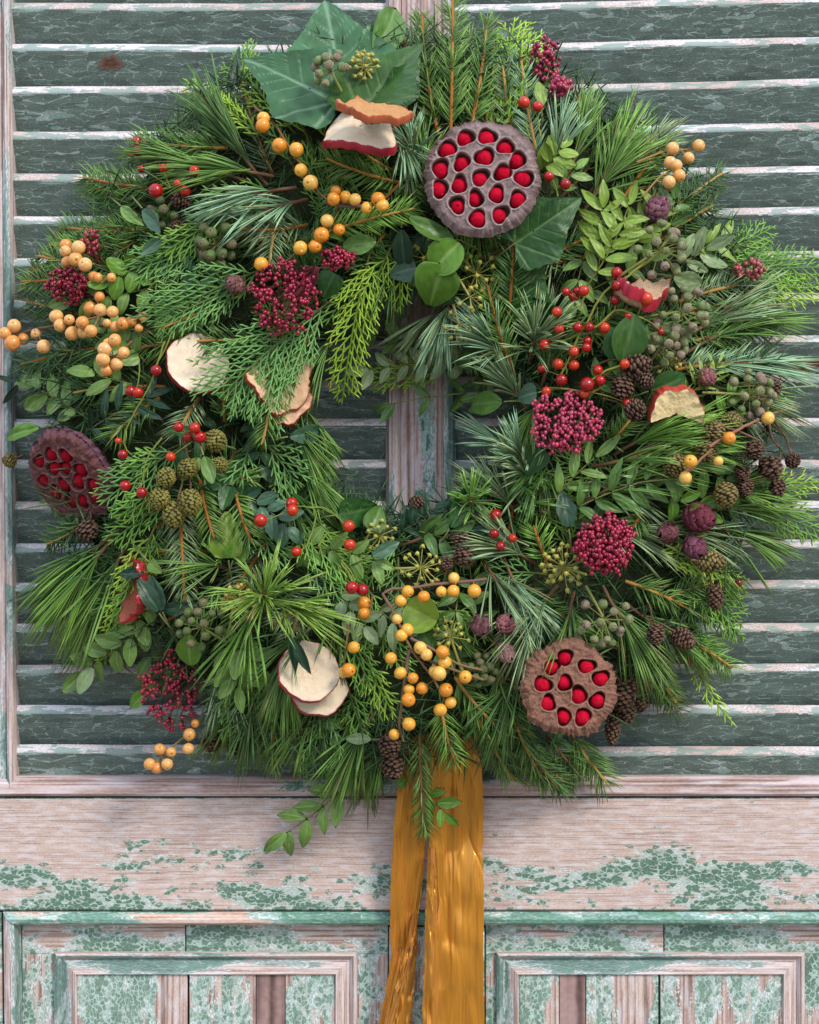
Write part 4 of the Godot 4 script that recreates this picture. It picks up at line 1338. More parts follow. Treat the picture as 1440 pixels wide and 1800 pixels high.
func make_berries() -> void:
	var g := "twigs of round yellow berries"
	berry_sprig("yellow_berry_sprig", "brown twig of yellow berries slanting down over the bright frond tips", g, "gold", "446,186 480,215 515,270 545,305 562,340 576,352", "463,208,12 462,221,13 491,256,14 521,263,13 529,299,12 546,321,14", 0.026)
	berry_sprig("yellow_berry_sprig", "yellow berries bunched round a grey cut twig near the grey-mauve lotus pod", g, "gold", "574,356 610,362 650,362 674,352", "586,350,12 590,336,10 607,346,11 624,351,11 645,367,11 665,352,13 672,361,12", 0.022, 4.0, Color(0.14, 0.10, 0.085))
	berry_sprig("yellow_berry_sprig", "orange-yellow berries on a short twig just above the large crimson bud cluster", g, "gold", "600,395 560,420 520,445 495,468", "575,388,12 565,413,14 554,433,12 528,436,13 596,404,11 459,464,13", 0.020, 2.6)
	berry_sprig("yellow_berry_sprig", "long twig of peach-yellow berries reaching past the rim over the hanging stile", g, "peach", "22,592 60,580 100,572 150,562 205,548|66,580 72,600|30,588 24,600", "25,573,13 9,586,12 22,603,15 41,596,11 66,588,11 77,609,13 99,556,13 106,572,12 122,562,10 127,586,13 145,567,12 146,584,11 160,582,12 198,548,11", 0.030)
	berry_sprig("yellow_berry_sprig", "small peach berries half sunk in leaves beside the long overhanging twig", g, "peach", "175,572 215,566 262,545", "188,568,8 203,574,10 216,569,12 231,565,10 252,557,9 244,577,8 159,542,13 175,522,10", 0.010)
	berry_sprig("yellow_berry_sprig", "tight bunch of peach berries sitting on the small crimson bud cluster", g, "peach", "150,470 130,452 120,440", "116,431,12 117,443,11 138,435,13 118,461,11 133,456,13 150,465,13", 0.034)
	berry_sprig("yellow_berry_sprig", "three peach berries behind light green leaves by the tight peach bunch", g, "peach", "205,480 180,500 165,520", "165,487,11 197,489,9 172,488,9 176,545,12", 0.012)
	berry_sprig("yellow_berry_sprig", "hanging bunch of peach berries above the maroon lotus pod", g, "peach", "232,600 212,618 192,632", "202,598,12 184,614,13 181,632,13 188,651,12 205,640,12 217,620,11 190,604,10", 0.030)
	berry_sprig("yellow_berry_sprig", "pale orange berries on slender stalks standing out against the slats", g, "peach", "1120,285 1165,268 1200,264 1226,262|1130,345 1160,312 1180,300", "1182,261,12 1228,256,12 1210,278,12 1178,286,12 1187,293,12 1194,309,12 1176,320,12", 0.028, 2.0, Color(0.22, 0.13, 0.04), Color(0.36, 0.22, 0.06))
	berry_sprig("yellow_berry_sprig", "single bright yellow berries on a bare pinkish twig by the dark brown cones", g, "gold", "1248,785 1300,755 1350,730 1396,716|1205,830 1225,815 1250,790", "1350,735,12 1282,770,12 1214,811,12 1205,840,12 1263,811,9", 0.036, 2.8, Color(0.26, 0.12, 0.085))
	berry_sprig("yellow_berry_sprig", "main branching twig of golden berries at the foot of the wreath above the ribbon", g, "gold",
		"855,1018 800,1024 740,1031 676,1040 688,1068 704,1105 722,1140 745,1170 768,1205 780,1228|720,1143 713,1190 706,1245 702,1280 709,1303|722,1122 760,1140 800,1165 848,1178|738,1154 790,1175 850,1195",
		"798,1016,10 717,1039,11 705,1056,11 745,1049,11 776,1040,10 797,1039,11 834,1039,12 698,1088,9 716,1107,12 706,1117,11 739,1139,12 750,1151,11 778,1146,12 687,1157,11 704,1183,11 726,1192,10 782,1164,12 764,1180,11 772,1184,13 818,1190,12 719,1212,10 742,1210,11 718,1230,13 784,1213,13 792,1235,11 774,1248,12 719,1273,12 693,1291,10", 0.034, 2.9, Color(0.17, 0.095, 0.075))
	berry_sprig("yellow_berry_sprig", "two golden berries on a thin upright twig beside the overlapping apple slices", g, "gold", "612,1098 606,1150 603,1196", "622,1138,11 613,1178,13 604,1182,10", 0.022, 2.0)
	berry_sprig("yellow_berry_sprig", "two golden berries tucked under small pale leaves near a double dark red berry", g, "gold", "655,1045 648,1085", "640,1060,12 640,1078,11", 0.010)
	berry_sprig("yellow_berry_sprig", "dangling peach-yellow berries lowest on the wreath, below the straggling crimson cluster", g, "peach", "350,1262 330,1292 305,1310 278,1336|330,1290 331,1310", "281,1317,11 302,1321,10 263,1343,11 276,1350,11 294,1343,11 333,1291,12 331,1316,11 344,1271,8", 0.030, 1.9, Color(0.24, 0.15, 0.05), Color(0.34, 0.22, 0.06))
	berry_sprig("yellow_berry_sprig", "few orange berries in shade at the lower rim beside dark cones", g, "gold", "420,1290 400,1250", "402,1248,8 433,1302,9 428,1296,8", 0.0)
	var h := "sprays of red hips and berries"
	var olive := Color(0.17, 0.20, 0.035)
	berry_sprig("red_berry_spray", "large spray of shiny red hips on olive stalks above the pink bud cluster", h, "red",
		"1165,440 1110,480 1062,515 1040,550 1020,585 985,600|1020,585 1005,620 985,660|1130,560 1085,545 1050,575 1015,578 985,572|1040,690 1000,684 965,682|985,548 962,566|1110,640 1070,650 1040,668|1028,520 1018,545",
		"1084,479,10 1084,502,10 1081,528,9 1026,511,10 1009,521,10 1014,512,8 995,513,8 1135,525,13 1104,556,7 979,548,9 983,578,9 1015,576,9 1036,575,9 1063,576,10 957,606,10 1031,611,9 1033,599,8 1009,618,10 981,640,10 1009,642,10 1051,651,9 1098,640,9 952,648,8 987,668,11 1055,669,10 1032,676,13 961,688,9 1027,692,9 1102,708,8 1162,583,6", 0.030, 2.4, olive, Color(0.22, 0.20, 0.04))
	berry_sprig("red_berry_spray", "two orange-red hips standing at the top beside the grey-mauve lotus pod", h, "red", "930,240 925,215|950,240 946,205", "921,180,11 945,187,10", 0.030, 1.6, olive, olive)
	berry_sprig("red_berry_spray", "pair of red berries just off the rim of the grey-mauve lotus pod", h, "red", "980,345 978,330", "965,310,9 994,324,10", 0.034, 1.6, olive, olive)
	berry_sprig("red_berry_spray", "scattered red berries with fine green stalks at the upper rim near spruce tips", h, "red", "440,298 390,306 340,318 300,330|340,318 330,300", "241,248,9 243,266,10 248,297,7 287,295,8 342,300,10 274,335,13 326,336,10 312,322,7", 0.016, 1.7, olive, olive)
	berry_sprig("red_berry_spray", "three red berries on a long thin stalk above the maroon lotus pod", h, "red", "300,590 285,625 272,645|245,640 243,670 238,684", "274,651,10 231,688,10 242,690,10", 0.026, 1.4, olive, olive)
	berry_sprig("red_berry_spray", "tight group of shiny red berries over the green cones", h, "red", "360,790 345,772", "342,752,10 331,768,10 353,769,11 314,751,9 300,803,9", 0.026, 1.6, olive, olive)
	berry_sprig("red_berry_spray", "four red berries hanging on a curving green stalk beside the maroon lotus pod", h, "red", "290,600 262,680 228,740 218,780 232,800|285,770 262,800 252,835 249,850", "208,775,6 216,799,9 220,854,10 249,866,10", 0.026, 1.6, olive, olive)
	berry_sprig("red_berry_spray", "glossy red berries on arching stalks across the lower part of the ring", h, "red", "540,960 555,900 520,890|540,892 575,895 605,920|560,960 580,935 608,952|600,985 620,1010 625,1028", "513,884,10 514,897,11 458,915,12 613,925,11 615,958,11 521,970,9", 0.024, 1.6, olive, olive)
	berry_sprig("red_berry_spray", "double dark red berry beside the main golden twig", h, "dark_red", "600,990 618,1015 626,1030", "619,1033,12 637,1037,11", 0.026, 1.4, olive, olive)
	berry_sprig("red_berry_spray", "four small red berries on the inner edge below the bud-tipped pine tuft", h, "red", "930,960 890,940 875,915", "872,905,11 869,938,9 880,960,9 901,946,8", 0.018, 1.4, Color(0.28, 0.24, 0.14), Color(0.28, 0.24, 0.14))
	berry_sprig("red_berry_spray", "tiny red berries at the outer rim beside the tattered brown lotus pod", h, "red", "1185,1150 1200,1158", "1208,1161,7 1298,1025,8", 0.016, 1.4, olive, olive)

func make_cones_and_buds() -> void:
	var g := "sprays of alder cones"
	cone_sprig("bunch of plump green cones on pinkish stalks, the greenest of the cones", g, "green", "320,770 330,800 334,815|330,812 312,840 290,868|330,815 320,850 310,890|332,825 336,850 335,868", "331,824,32,17,60 292,840,34,15,110 280,877,36,17,110 306,905,42,18,92 335,883,42,18,80 379,775,36,17,60 386,818,26,13,60", 0.022, Color(0.20, 0.10, 0.065))
	cone_sprig("open brown cones beside the red hips and a dark pointed leaf", g, "open", "1040,645 1080,632 1115,640|1050,655 1085,668 1100,676|1060,700 1100,712", "1120,644,46,19,-10 1094,682,38,18,120 1134,668,30,13,40 1116,720,34,17,-30", 0.026)
	cone_sprig("olive cones among round leaves next to the bright yellow single berries", g, "olive", "1300,742 1270,752|1225,800 1240,790", "1255,758,36,18,-80 1242,794,34,17,80 1188,817,38,18,-60 1287,741,34,15,0 1276,870,40,19,80", 0.024)
	cone_sprig("dark brown open cones on a forked reddish twig in front of the slats", g, "open", "1262,745 1335,775 1330,800|1350,735 1355,765 1372,790 1368,815|1362,740 1380,770 1392,800|1330,720 1335,690 1345,660 1358,672|1340,700 1345,740", "1355,823,40,19,70 1367,858,34,13,95 1394,810,26,12,-40 1360,681,28,13,80 1326,792,30,16,100", 0.034, Color(0.22, 0.10, 0.08), 2.0)
	cone_sprig("pair of ridged brown cones under long olive leaves at the outer rim", g, "long", "1300,790 1305,815", "1305,830,30,13,90 1309,857,30,14,90", 0.018)
	cone_sprig("two brown cones hanging from pale stalks over spruce tips below the pine fan", g, "long", "1140,1060 1148,1090 1152,1102|1160,1095 1185,1108", "1153,1115,34,14,90 1201,1123,42,16,35", 0.026)
	cone_sprig("slim brown cone by itself near the outer rim above the spruce tips", g, "long", "1245,1005 1252,1030", "1257,1049,44,13,85", 0.022)
	cone_sprig("sideways olive-brown cone beneath the maroon flower bud", g, "olive", "1215,985 1232,987", "1250,988,48,17,-5", 0.024)
	cone_sprig("cluster of long brown cones hanging under the tattered brown lotus pod", g, "long", "1080,1185 1092,1200|1120,1180 1122,1210|1082,1190 1080,1260", "1098,1218,58,20,95 1100,1248,44,17,80 1077,1280,54,13,95 1126,1228,44,14,85", 0.008)
	cone_sprig("small dark brown cones on the inner edge above the golden twig", g, "open", "785,945 800,935|785,975 786,985", "811,949,26,14,100 816,978,32,16,100 785,992,24,11,100", 0.010, Color(0.10, 0.06, 0.05))
	cone_sprig("reddish brown cone at the bottom of the empty centre under dark leaves", g, "open", "715,890 728,886", "733,884,30,12,-10", 0.004)
	cone_sprig("two shaggy brown cones beside the ribbon's top", g, "open", "690,1270 686,1295", "685,1311,36,17,100 690,1347,42,18,80", 0.016)
	cone_sprig("dark cones in shade at the lower rim beneath a frond", g, "open", "380,1270 378,1290", "372,1304,34,17,100 416,1310,34,17,90 438,1290,26,15,90", 0.0)
	cone_sprig("shaded brown cone peeping below the maroon lotus pod", g, "open", "160,900 158,915", "154,932,34,18,60", 0.004)
	cone_sprig("tiny greenish cone at the outer side of the maroon lotus pod", g, "olive", "40,800 28,804", "17,809,24,12,180", 0.004)
	cone_sprig("dull brown cones among ivy berries near the upper rim", g, "open", "345,330 325,345", "318,352,32,13,200 312,402,24,13,160 340,312,26,12,160", 0.006)
	var pink := lin(0.30, 0.095, 0.105)
	var pink2 := lin(0.46, 0.20, 0.20)
	bud("round mauve flower bud beside the large crimson bud cluster", 414, 500, 16, 200, lin(0.22, 0.085, 0.09), lin(0.34, 0.19, 0.15), 4)
	bud("mauve scaly flower bud below the pale orange berries", 1156, 366, 21, -50, lin(0.24, 0.085, 0.125), lin(0.34, 0.16, 0.19), 4)
	bud("small pink flower bud with long yellow-green bracts", 1243, 663, 15, 15, pink, pink2, 9)
	bud("dark maroon flower bud, the largest of the scaly buds", 1230, 910, 25, 20, lin(0.16, 0.022, 0.045), lin(0.24, 0.07, 0.09), 3)
	bud("smaller maroon flower bud next to the largest one", 1173, 937, 17, 160, lin(0.17, 0.04, 0.06), lin(0.27, 0.11, 0.11), 4)
	bud("purple flower bud directly under the largest maroon bud", 1222, 962, 20, 60, lin(0.19, 0.045, 0.085), lin(0.28, 0.11, 0.15), 4)
	bud("pink flower bud above the tattered brown lotus pod", 890, 1096, 17, -60, pink, pink2, 7)
	bud("dusky pink flower bud partly behind a frond tip", 845, 1100, 17, 60, lin(0.20, 0.07, 0.09), lin(0.30, 0.14, 0.14), 4)
	bud("pale pink flower bud with spiky green bracts", 889, 1147, 17, 50, lin(0.36, 0.15, 0.14), lin(0.56, 0.36, 0.32), 9)

func make_flower_heads() -> void:
	var crim := lin(0.23, 0.009, 0.032)
	var stem := lin(0.16, 0.03, 0.04)
	bud_cluster("large open crimson bud cluster between the yellow berries and the pale apple slice", 500, 522, 60, 66, 420, 3.1, crim, stem, Vector2(560, 470), 0.026, -0.12, 3)
	bud_cluster("little crimson bud cluster hanging beside the large open one", 592, 456, 30, 20, 90, 3.2, crim, stem, Vector2(640, 440), 0.022, -0.4, 5)
	bud_cluster("small dark crimson bud cluster under the tight bunch of peach berries", 118, 500, 38, 32, 190, 3.2, lin(0.18, 0.007, 0.022), stem, Vector2(170, 520), 0.024, -0.4, 7)
	bud_cluster("tiny reddish bud sprig beside the tight bunch of peach berries", 158, 424, 17, 22, 40, 3.8, lin(0.20, 0.02, 0.025), stem, Vector2(180, 470), 0.016, -0.4, 9)
	bud_cluster("straggling crimson bud cluster with bare stalks at the lower rim", 300, 1212, 52, 72, 360, 3.0, lin(0.26, 0.014, 0.035), lin(0.15, 0.04, 0.04), Vector2(345, 1180), 0.022, -0.12, 11)
	bud_cluster("rosy pink bud cluster just below the large red hips", 995, 745, 62, 52, 480, 3.1, lin(0.34, 0.034, 0.075), lin(0.14, 0.06, 0.05), Vector2(1000, 780), 0.030, -0.28, 13)
	bud_cluster("dense round crimson bud cluster under the row of hanging green leaflets", 1063, 957, 50, 52, 430, 3.3, lin(0.25, 0.012, 0.036), stem, Vector2(1060, 1000), 0.032, -0.34, 15)
	bud_cluster("slender crimson bud spray at the top against the slats", 958, 105, 26, 38, 90, 4.0, lin(0.22, 0.012, 0.04), stem, Vector2(930, 190), 0.014, -0.25, 17)
	bud_cluster("crimson bud tuft just below the slender crimson spray", 985, 152, 18, 18, 55, 4.2, lin(0.26, 0.014, 0.045), stem, Vector2(950, 190), 0.016, -0.5, 19)
	bud_cluster("dull red bud sprig among the spruce at the far outer rim", 1318, 474, 26, 16, 60, 4.2, lin(0.24, 0.05, 0.05), stem, Vector2(1270, 500), 0.018, -0.35, 21)
	var ol := lin(0.24, 0.25, 0.075)
	umbel("ivy berry head lying in front of the large pale ivy leaf", Vector2(600, 160), 582, 126, 30, 14, 7.4, "ivy", ol, 0.062, Vector3(-0.3, 0.35, 1))
	umbel("ivy berry head above the crumpled crimson apple slice", Vector2(1090, 485), 1158, 440, 44, 20, 7.4, "ivy", ol, 0.030, Vector3(0.45, 0.0, 1))
	umbel("ivy berry head beside the crumpled crimson apple slice, on its outer side", Vector2(1120, 560), 1196, 548, 42, 19, 7.4, "ivy", ol, 0.030, Vector3(0.35, -0.1, 1))
	umbel("greyish ivy berry head over the open brown cones", Vector2(1140, 640), 1164, 606, 36, 18, 8.0, "ivy", lin(0.28, 0.26, 0.12), 0.024, Vector3(0.2, 0.2, 1))
	umbel("ivy berry head standing clear at the outer rim by the dark brown cones", Vector2(1235, 690), 1318, 694, 38, 20, 7.4, "ivy", ol, 0.030, Vector3(0.2, -0.1, 1))
	umbel("green ivy berry head below the dense round crimson cluster", Vector2(1030, 1030), 1062, 1088, 40, 17, 7.4, "ivy", ol, 0.026, Vector3(0.0, -0.35, 1))
	umbel("dark green ivy berry head over the straggling crimson cluster", Vector2(400, 1130), 354, 1102, 38, 15, 7.8, "ivy_dark", lin(0.15, 0.18, 0.05), 0.024, Vector3(0, 0.1, 1))
	umbel("small green ivy berry head at the end of the main golden twig", Vector2(810, 1165), 846, 1176, 24, 12, 7.5, "ivy_dark", ol, 0.014, Vector3(0.3, 0.1, 1))
	umbel("brownish ivy berry head above the mauve bud near the upper rim", Vector2(420, 410), 382, 430, 34, 13, 9.0, "ivy_dark", lin(0.16, 0.15, 0.05), 0.014, Vector3(-0.1, -0.4, 1))
	umbel("shaded ivy berry head beside the scattered red berries of the upper rim", Vector2(310, 345), 290, 375, 26, 9, 8.0, "ivy_dark", lin(0.14, 0.15, 0.04), 0.008, Vector3(-0.2, -0.3, 1))
	var ye := lin(0.36, 0.34, 0.09)
	umbel("yellow ivy flower head in front of the large pale ivy leaf", Vector2(660, 150), 640, 118, 24, 22, 3.6, "flower", ye, 0.052, Vector3(0.1, 0.3, 1))
	umbel("cream ivy flower head drooping over blue-green needles by the empty centre", Vector2(795, 530), 808, 570, 30, 14, 3.8, "flower", lin(0.44, 0.40, 0.16), 0.030, Vector3(0, -0.5, 1))
	umbel("yellow ivy flower head between the folded ivy leaf and the spruce twig", Vector2(800, 440), 838, 482, 34, 16, 4.0, "flower", ye, 0.012, Vector3(0, 0.2, 1))
	umbel("starry yellow ivy flower head beside the small dark brown cones", Vector2(690, 1000), 740, 998, 34, 18, 3.8, "flower", ye, 0.020)
	umbel("starry yellow ivy flower head between golden berries and pink buds", Vector2(812, 1180), 792, 1120, 28, 16, 3.6, "flower", ye, 0.018)
	umbel("yellow ivy flower head in a gap on the lower inner edge", Vector2(680, 970), 668, 942, 26, 14, 3.6, "flower", ye, 0.014)
	umbel("large yellow ivy flower head beside the dense round crimson cluster", Vector2(1030, 1010), 992, 998, 36, 26, 4.2, "flower", ye, 0.020, Vector3(-0.2, 0.1, 1))
	umbel("dull yellow ivy flower head under the bright pine tuft", Vector2(430, 1070), 420, 1058, 30, 16, 3.8, "flower", lin(0.24, 0.22, 0.05), 0.010)
	umbel("small yellow ivy flower head beside the cream one, on a pale stalk", Vector2(800, 480), 826, 522, 26, 7, 4.2, "flower", lin(0.44, 0.40, 0.14), 0.026, Vector3(0.2, -0.2, 1))
	umbel("yellow ivy flower head behind the folded ivy leaf", Vector2(770, 470), 748, 455, 30, 10, 4.0, "flower", ye, 0.008, Vector3(-0.4, 0.2, 1))
	umbel("yellow-green ivy flower head under the brown cones above the pink bud", Vector2(1140, 650), 1172, 640, 24, 14, 3.6, "flower", ye, 0.014)

# ---------------------------------------------------------------- greenery

const MARKS := [["grey-mauve lotus pod", 847, 312], ["maroon lotus pod", 115, 838], ["tattered brown lotus pod", 1000, 1210], ["pale round apple slice", 345, 642], ["dried tan apple slices", 490, 690],
	["cream notched apple slice", 632, 225], ["overlapping apple slices", 550, 1200], ["half-hidden rosy apple slice", 1186, 722], ["large crimson bud cluster", 500, 522], ["rosy pink bud cluster", 995, 745],
	["dense round crimson cluster", 1063, 957], ["straggling crimson cluster", 300, 1215], ["large red hips", 1020, 600], ["main golden berry twig", 740, 1140], ["bunch of green cones", 310, 870],
	["largest maroon flower bud", 1230, 910], ["big ivy leaves", 560, 110], ["small dark crimson cluster", 118, 500], ["overhanging peach berry twig", 90, 585], ["pale orange berries", 1195, 285],
	["dark brown forked cones", 1362, 810], ["gold ribbon", 800, 1320], ["hanging long brown cones", 1098, 1245], ["empty centre", 690, 740], ["folded ivy leaf", 762, 490],
	["slanting yellow berry twig", 510, 270], ["bright pine tuft", 470, 1040], ["crumpled crimson apple slice", 1120, 525], ["dangling lowest berries", 295, 1335], ["clear-standing ivy berries", 1318, 694],
	["pink flower buds", 880, 1115], ["upper-rim red berries", 300, 315], ["starry ivy flower head", 740, 998], ["bright yellow-green leaf", 740, 1080], ["orange-twigged spruce trio", 795, 100]]

func clock(d: Vector2) -> String:
	var h := int(round(fposmod(rad_to_deg(atan2(d.x, -d.y)), 360.0) / 30.0)) % 12
	return ["twelve", "one", "two", "three", "four", "five", "six", "seven", "eight", "nine", "ten", "eleven"][h] + " o'clock"

func place_label(what: String, p: Vector2, tip: Vector2) -> String:
	var near := []
	var m := (p + tip) * 0.5
	for k in MARKS.size():
		near.append([Vector2(MARKS[k][1], MARKS[k][2]).distance_to(m), k])
	near.sort()
	for a in 3:
		for b in range(a, 5):
			var A: Array = MARKS[near[a][1]]
			var off := m - Vector2(A[1], A[2])
			var rel := "beside"
			if off.length() < 45:
				rel = "against"
			elif absf(off.y) > absf(off.x) * 0.7:
				rel = "above" if off.y < 0 else "below"
			else:
				var outward := off.x * signf(A[1] - 715.0) > 0
				rel = "outward of" if outward else "inward of"
			var text := "%s %s the %s, toward %s" % [what, rel, A[0], clock(tip - p)]
			if b > a:
				text = "%s %s the %s, near the %s" % [what, rel, A[0], MARKS[near[b][1]][0]]
			if not said.has(text) and text.replace("-", " ").split(" ", false).size() <= 16:
				return text
	var best := "%s toward %s, far from the %s" % [what, clock(tip - p), MARKS[near[-1][1]][0]]
	for k in range(3, 12):
		var t2 := "%s near the %s, toward %s" % [what, MARKS[near[k][1]][0], clock(tip - p)]
		if not said.has(t2):
			return t2
	return best

func green_path(x0: float, y0: float, x1: float, y1: float, bend: float, layer: float, m := 14) -> PackedVector3Array:
	# base sunk in the wreath, tip near its surface; bend is the sideways bow in pixels
	var z0 := maxf(0.012, zs(x0, y0) - 0.030 + 0.010 * layer)
	var z1 := maxf(0.010, zs(x1, y1) - 0.014 + 0.010 * layer)
	var xm := (x0 + x1) * 0.5
	var ym := (y0 + y1) * 0.5
	var d := Vector2(x1 - x0, y1 - y0).normalized()
	var zm := maxf(z0, z1) + 0.006
	return bez(W(x0, y0, z0), W(xm - d.y * bend, ym + d.x * bend, zm), W(x1, y1, z1), m)

func sprig_node(called: String, what: String, category: String, group: String, x0: float, y0: float, x1: float, y1: float, at: Vector3) -> Node3D:
	return thing(called, place_label(what, Vector2(x0, y0), Vector2(x1, y1)), category, at, group)

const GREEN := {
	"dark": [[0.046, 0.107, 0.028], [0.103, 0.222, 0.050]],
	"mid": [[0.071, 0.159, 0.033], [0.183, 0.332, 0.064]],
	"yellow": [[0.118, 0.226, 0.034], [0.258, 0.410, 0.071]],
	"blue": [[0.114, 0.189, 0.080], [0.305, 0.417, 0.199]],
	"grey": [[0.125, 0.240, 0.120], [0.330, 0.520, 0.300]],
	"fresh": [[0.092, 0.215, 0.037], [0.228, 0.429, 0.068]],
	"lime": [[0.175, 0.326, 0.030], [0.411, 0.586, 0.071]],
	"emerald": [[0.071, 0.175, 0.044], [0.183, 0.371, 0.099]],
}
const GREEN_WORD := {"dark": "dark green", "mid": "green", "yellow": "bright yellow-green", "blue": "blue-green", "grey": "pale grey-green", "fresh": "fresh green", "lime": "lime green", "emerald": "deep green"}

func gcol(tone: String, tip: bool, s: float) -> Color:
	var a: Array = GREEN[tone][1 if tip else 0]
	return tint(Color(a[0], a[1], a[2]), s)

func spruce_needles(mb: MB, path: PackedVector3Array, tone: String, nl: float, fwd: float, t0: float, dens: float) -> void:
	var length := 0.0
	for i in path.size() - 1:
		length += (path[i + 1] - path[i]).length()
	var n := int(length / PX * 0.78 * dens * (1.0 - t0))
	for k in n:
		var t := t0 + (1.0 - t0) * (k + R(0, 1)) / n
		var p := along(path, t)
		var d := heading(path, t)
		var side := d.cross(Vector3.BACK).normalized()
		var nn := side.cross(d)
		var ph := R(0, TAU)
		if sin(ph) > 0.45 and R(0, 1) < 0.6:
			ph = -ph
		# flattened to the sides, more on the upper face than below
		var o := (side * cos(ph) * 1.25 + nn * (sin(ph) * 0.75 + 0.25)).normalized()
		var f := fwd + 0.9 * smooth(0.82, 1.0, t) + R(-0.15, 0.15)
		var dd := (d * f + o).normalized()
		var l := nl * PX * R(0.78, 1.18) * (1.0 - 0.35 * smooth(0.9, 1.0, t))
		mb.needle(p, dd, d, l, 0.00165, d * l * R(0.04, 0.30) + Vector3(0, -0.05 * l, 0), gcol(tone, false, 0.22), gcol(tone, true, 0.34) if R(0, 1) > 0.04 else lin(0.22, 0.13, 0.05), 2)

func twig_bud(mb: MB, tip: Vector3, d: Vector3, r: float, c: Color) -> void:
	mb.ball(tip, r, 7, 5, c, tint(c, 0.2), Vector3(0.8, 0.8, 0.8))
	mb.tube(PackedVector3Array([tip, tip + d * r * 1.3, tip + d * r * 2.4]), r * 0.8, r * 0.1, 6, c, tint(c, 0.3))
	for k in 3:
		var o := Vector3(R(-1, 1), R(-1, 1), R(0, 1)).normalized()
		mb.tube(PackedVector3Array([tip - d * r, tip + (d * 0.6 + o * 0.8) * r * 0.8, tip + (d * 1.1 + o * 0.9) * r * 1.2]), r * 0.5, r * 0.08, 5, c, tint(c, 0.3))

func spruce(x0: float, y0: float, x1: float, y1: float, bend: float, layer: float, tone: String, nl := 40.0, fwd := 0.75, twig := "orange", sides := 0) -> void:
	var path := green_path(x0, y0, x1, y1, bend, layer)
	var at := path[0]
	var col: Color = {"orange": lin(0.36, 0.135, 0.028), "gold": lin(0.42, 0.22, 0.055), "brown": lin(0.20, 0.090, 0.035)}[twig]
	var t := sprig_node("spruce_sprig", "%s spruce sprig, %s twig," % [GREEN_WORD[tone], twig], "spruce sprig", "spruce sprigs wired into the wreath", x0, y0, x1, y1, at)
	var tw := MB.new()
	var nd := MB.new()
	tw.tube(path, 3.2 * PX, 2.2 * PX, 6, tint(col, 0.15) * 0.8, tint(col, 0.1), 0.10)
	twig_bud(tw, path[path.size() - 1], heading(path, 1.0), 3.0 * PX, tint(col, 0.15))
	# the short pegs needles sit on make the twig rough
	for k in int((path[0] - path[path.size() - 1]).length() / 0.0022):
		var q := R(0.1, 1.0)
		var o := Vector3(R(-1, 1), R(-1, 1), R(-0.2, 1)).normalized()
		tw.needle(along(path, q), (o + heading(path, q) * 0.8).normalized(), Vector3(0.3, 0.8, 0.2), 0.0022, 0.0012, Vector3.ZERO, col, tint(col, 0.3))
	spruce_needles(nd, path, tone, nl, fwd, 0.06, 1.0)
	for s in sides:
		var q := R(0.25, 0.7)
		var p := along(path, q)
		var d := heading(path, q)
		var sg := 1.0 if s % 2 else -1.0
		var side := d.cross(Vector3.BACK).normalized() * sg
		var l := (path[0] - path[path.size() - 1]).length() * R(0.35, 0.5)
		var e := p + (d * 0.8 + side * 0.7 + Vector3(0, 0, 0.1)).normalized() * l
		var sp := bez(p, (p + e) * 0.5 + side * 0.004, e, 8)
		tw.tube(sp, 1.6 * PX, 1.2 * PX, 5, col, tint(col, 0.1), 0.1)
		twig_bud(tw, e, heading(sp, 1.0), 2.2 * PX, tint(col, 0.15))
		spruce_needles(nd, sp, tone, nl * 0.9, fwd, 0.05, 1.0)
	part("twig", tw.mesh(mats.twig, at), t)
	part("needles", nd.mesh(mats.needle, at), t, true)

# A pine shoot: long needles in a brush from the last part of the twig. toward lifts the tip to the viewer.
func pine(x0: float, y0: float, x1: float, y1: float, bend: float, layer: float, tone: String, nl := 110.0, open := 0.6, n := 110, toward := 0.0) -> void:
	var path := green_path(x0, y0, x1, y1, bend, layer, 8)
	if toward > 0.0:
		for i in path.size():
			path[i].z += toward * pow(float(i) / (path.size() - 1), 1.5)
	var at := path[0]
	var t := sprig_node("pine_tuft", "%s pine tuft" % GREEN_WORD[tone], "pine tuft", "pine tufts wired into the wreath", x0, y0, x1, y1, at)
	var tw := MB.new()
	var nd := MB.new()
	var brown := lin(0.16, 0.085, 0.045)
	tw.tube(path, 3.2 * PX, 2.4 * PX, 6, tint(brown, 0.1), tint(brown, 0.1), 0.12)
	twig_bud(tw, path[path.size() - 1], heading(path, 1.0), 4.6 * PX, lin(0.26, 0.10, 0.05))
	for k in int(n * 0.62):
		var q := pow(R(0, 1), 0.6)
		var tt := lerpf(0.25, 1.0, q)
		var p := along(path, tt)
		var d := heading(path, tt)
		var side := d.cross(Vector3(0.2, 0.1, 0.95)).normalized()
		var nn := side.cross(d).normalized()
		var ph := R(0, TAU)
		var o := side * cos(ph) + nn * sin(ph) * 0.8
		var an := open * R(0.35, 1.25) * (1.15 - 0.45 * q)
		var dd := (d * cos(an) + o * sin(an)).normalized()
		var l := nl * PX * R(0.75, 1.12)
		var droop := Vector3(R(-0.12, 0.12), -R(0.0, 0.30), R(-0.08, 0.04)) * l
		for pairing in 2:
			var d2 := (dd + Vector3(R(-1, 1), R(-1, 1), R(-1, 1)) * 0.045).normalized()
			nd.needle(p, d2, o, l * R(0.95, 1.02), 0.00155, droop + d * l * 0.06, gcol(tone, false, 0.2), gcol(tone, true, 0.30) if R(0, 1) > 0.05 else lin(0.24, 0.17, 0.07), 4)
	part("twig", tw.mesh(mats.twig, at), t)
	part("needles", nd.mesh(mats.needle, at), t, true)

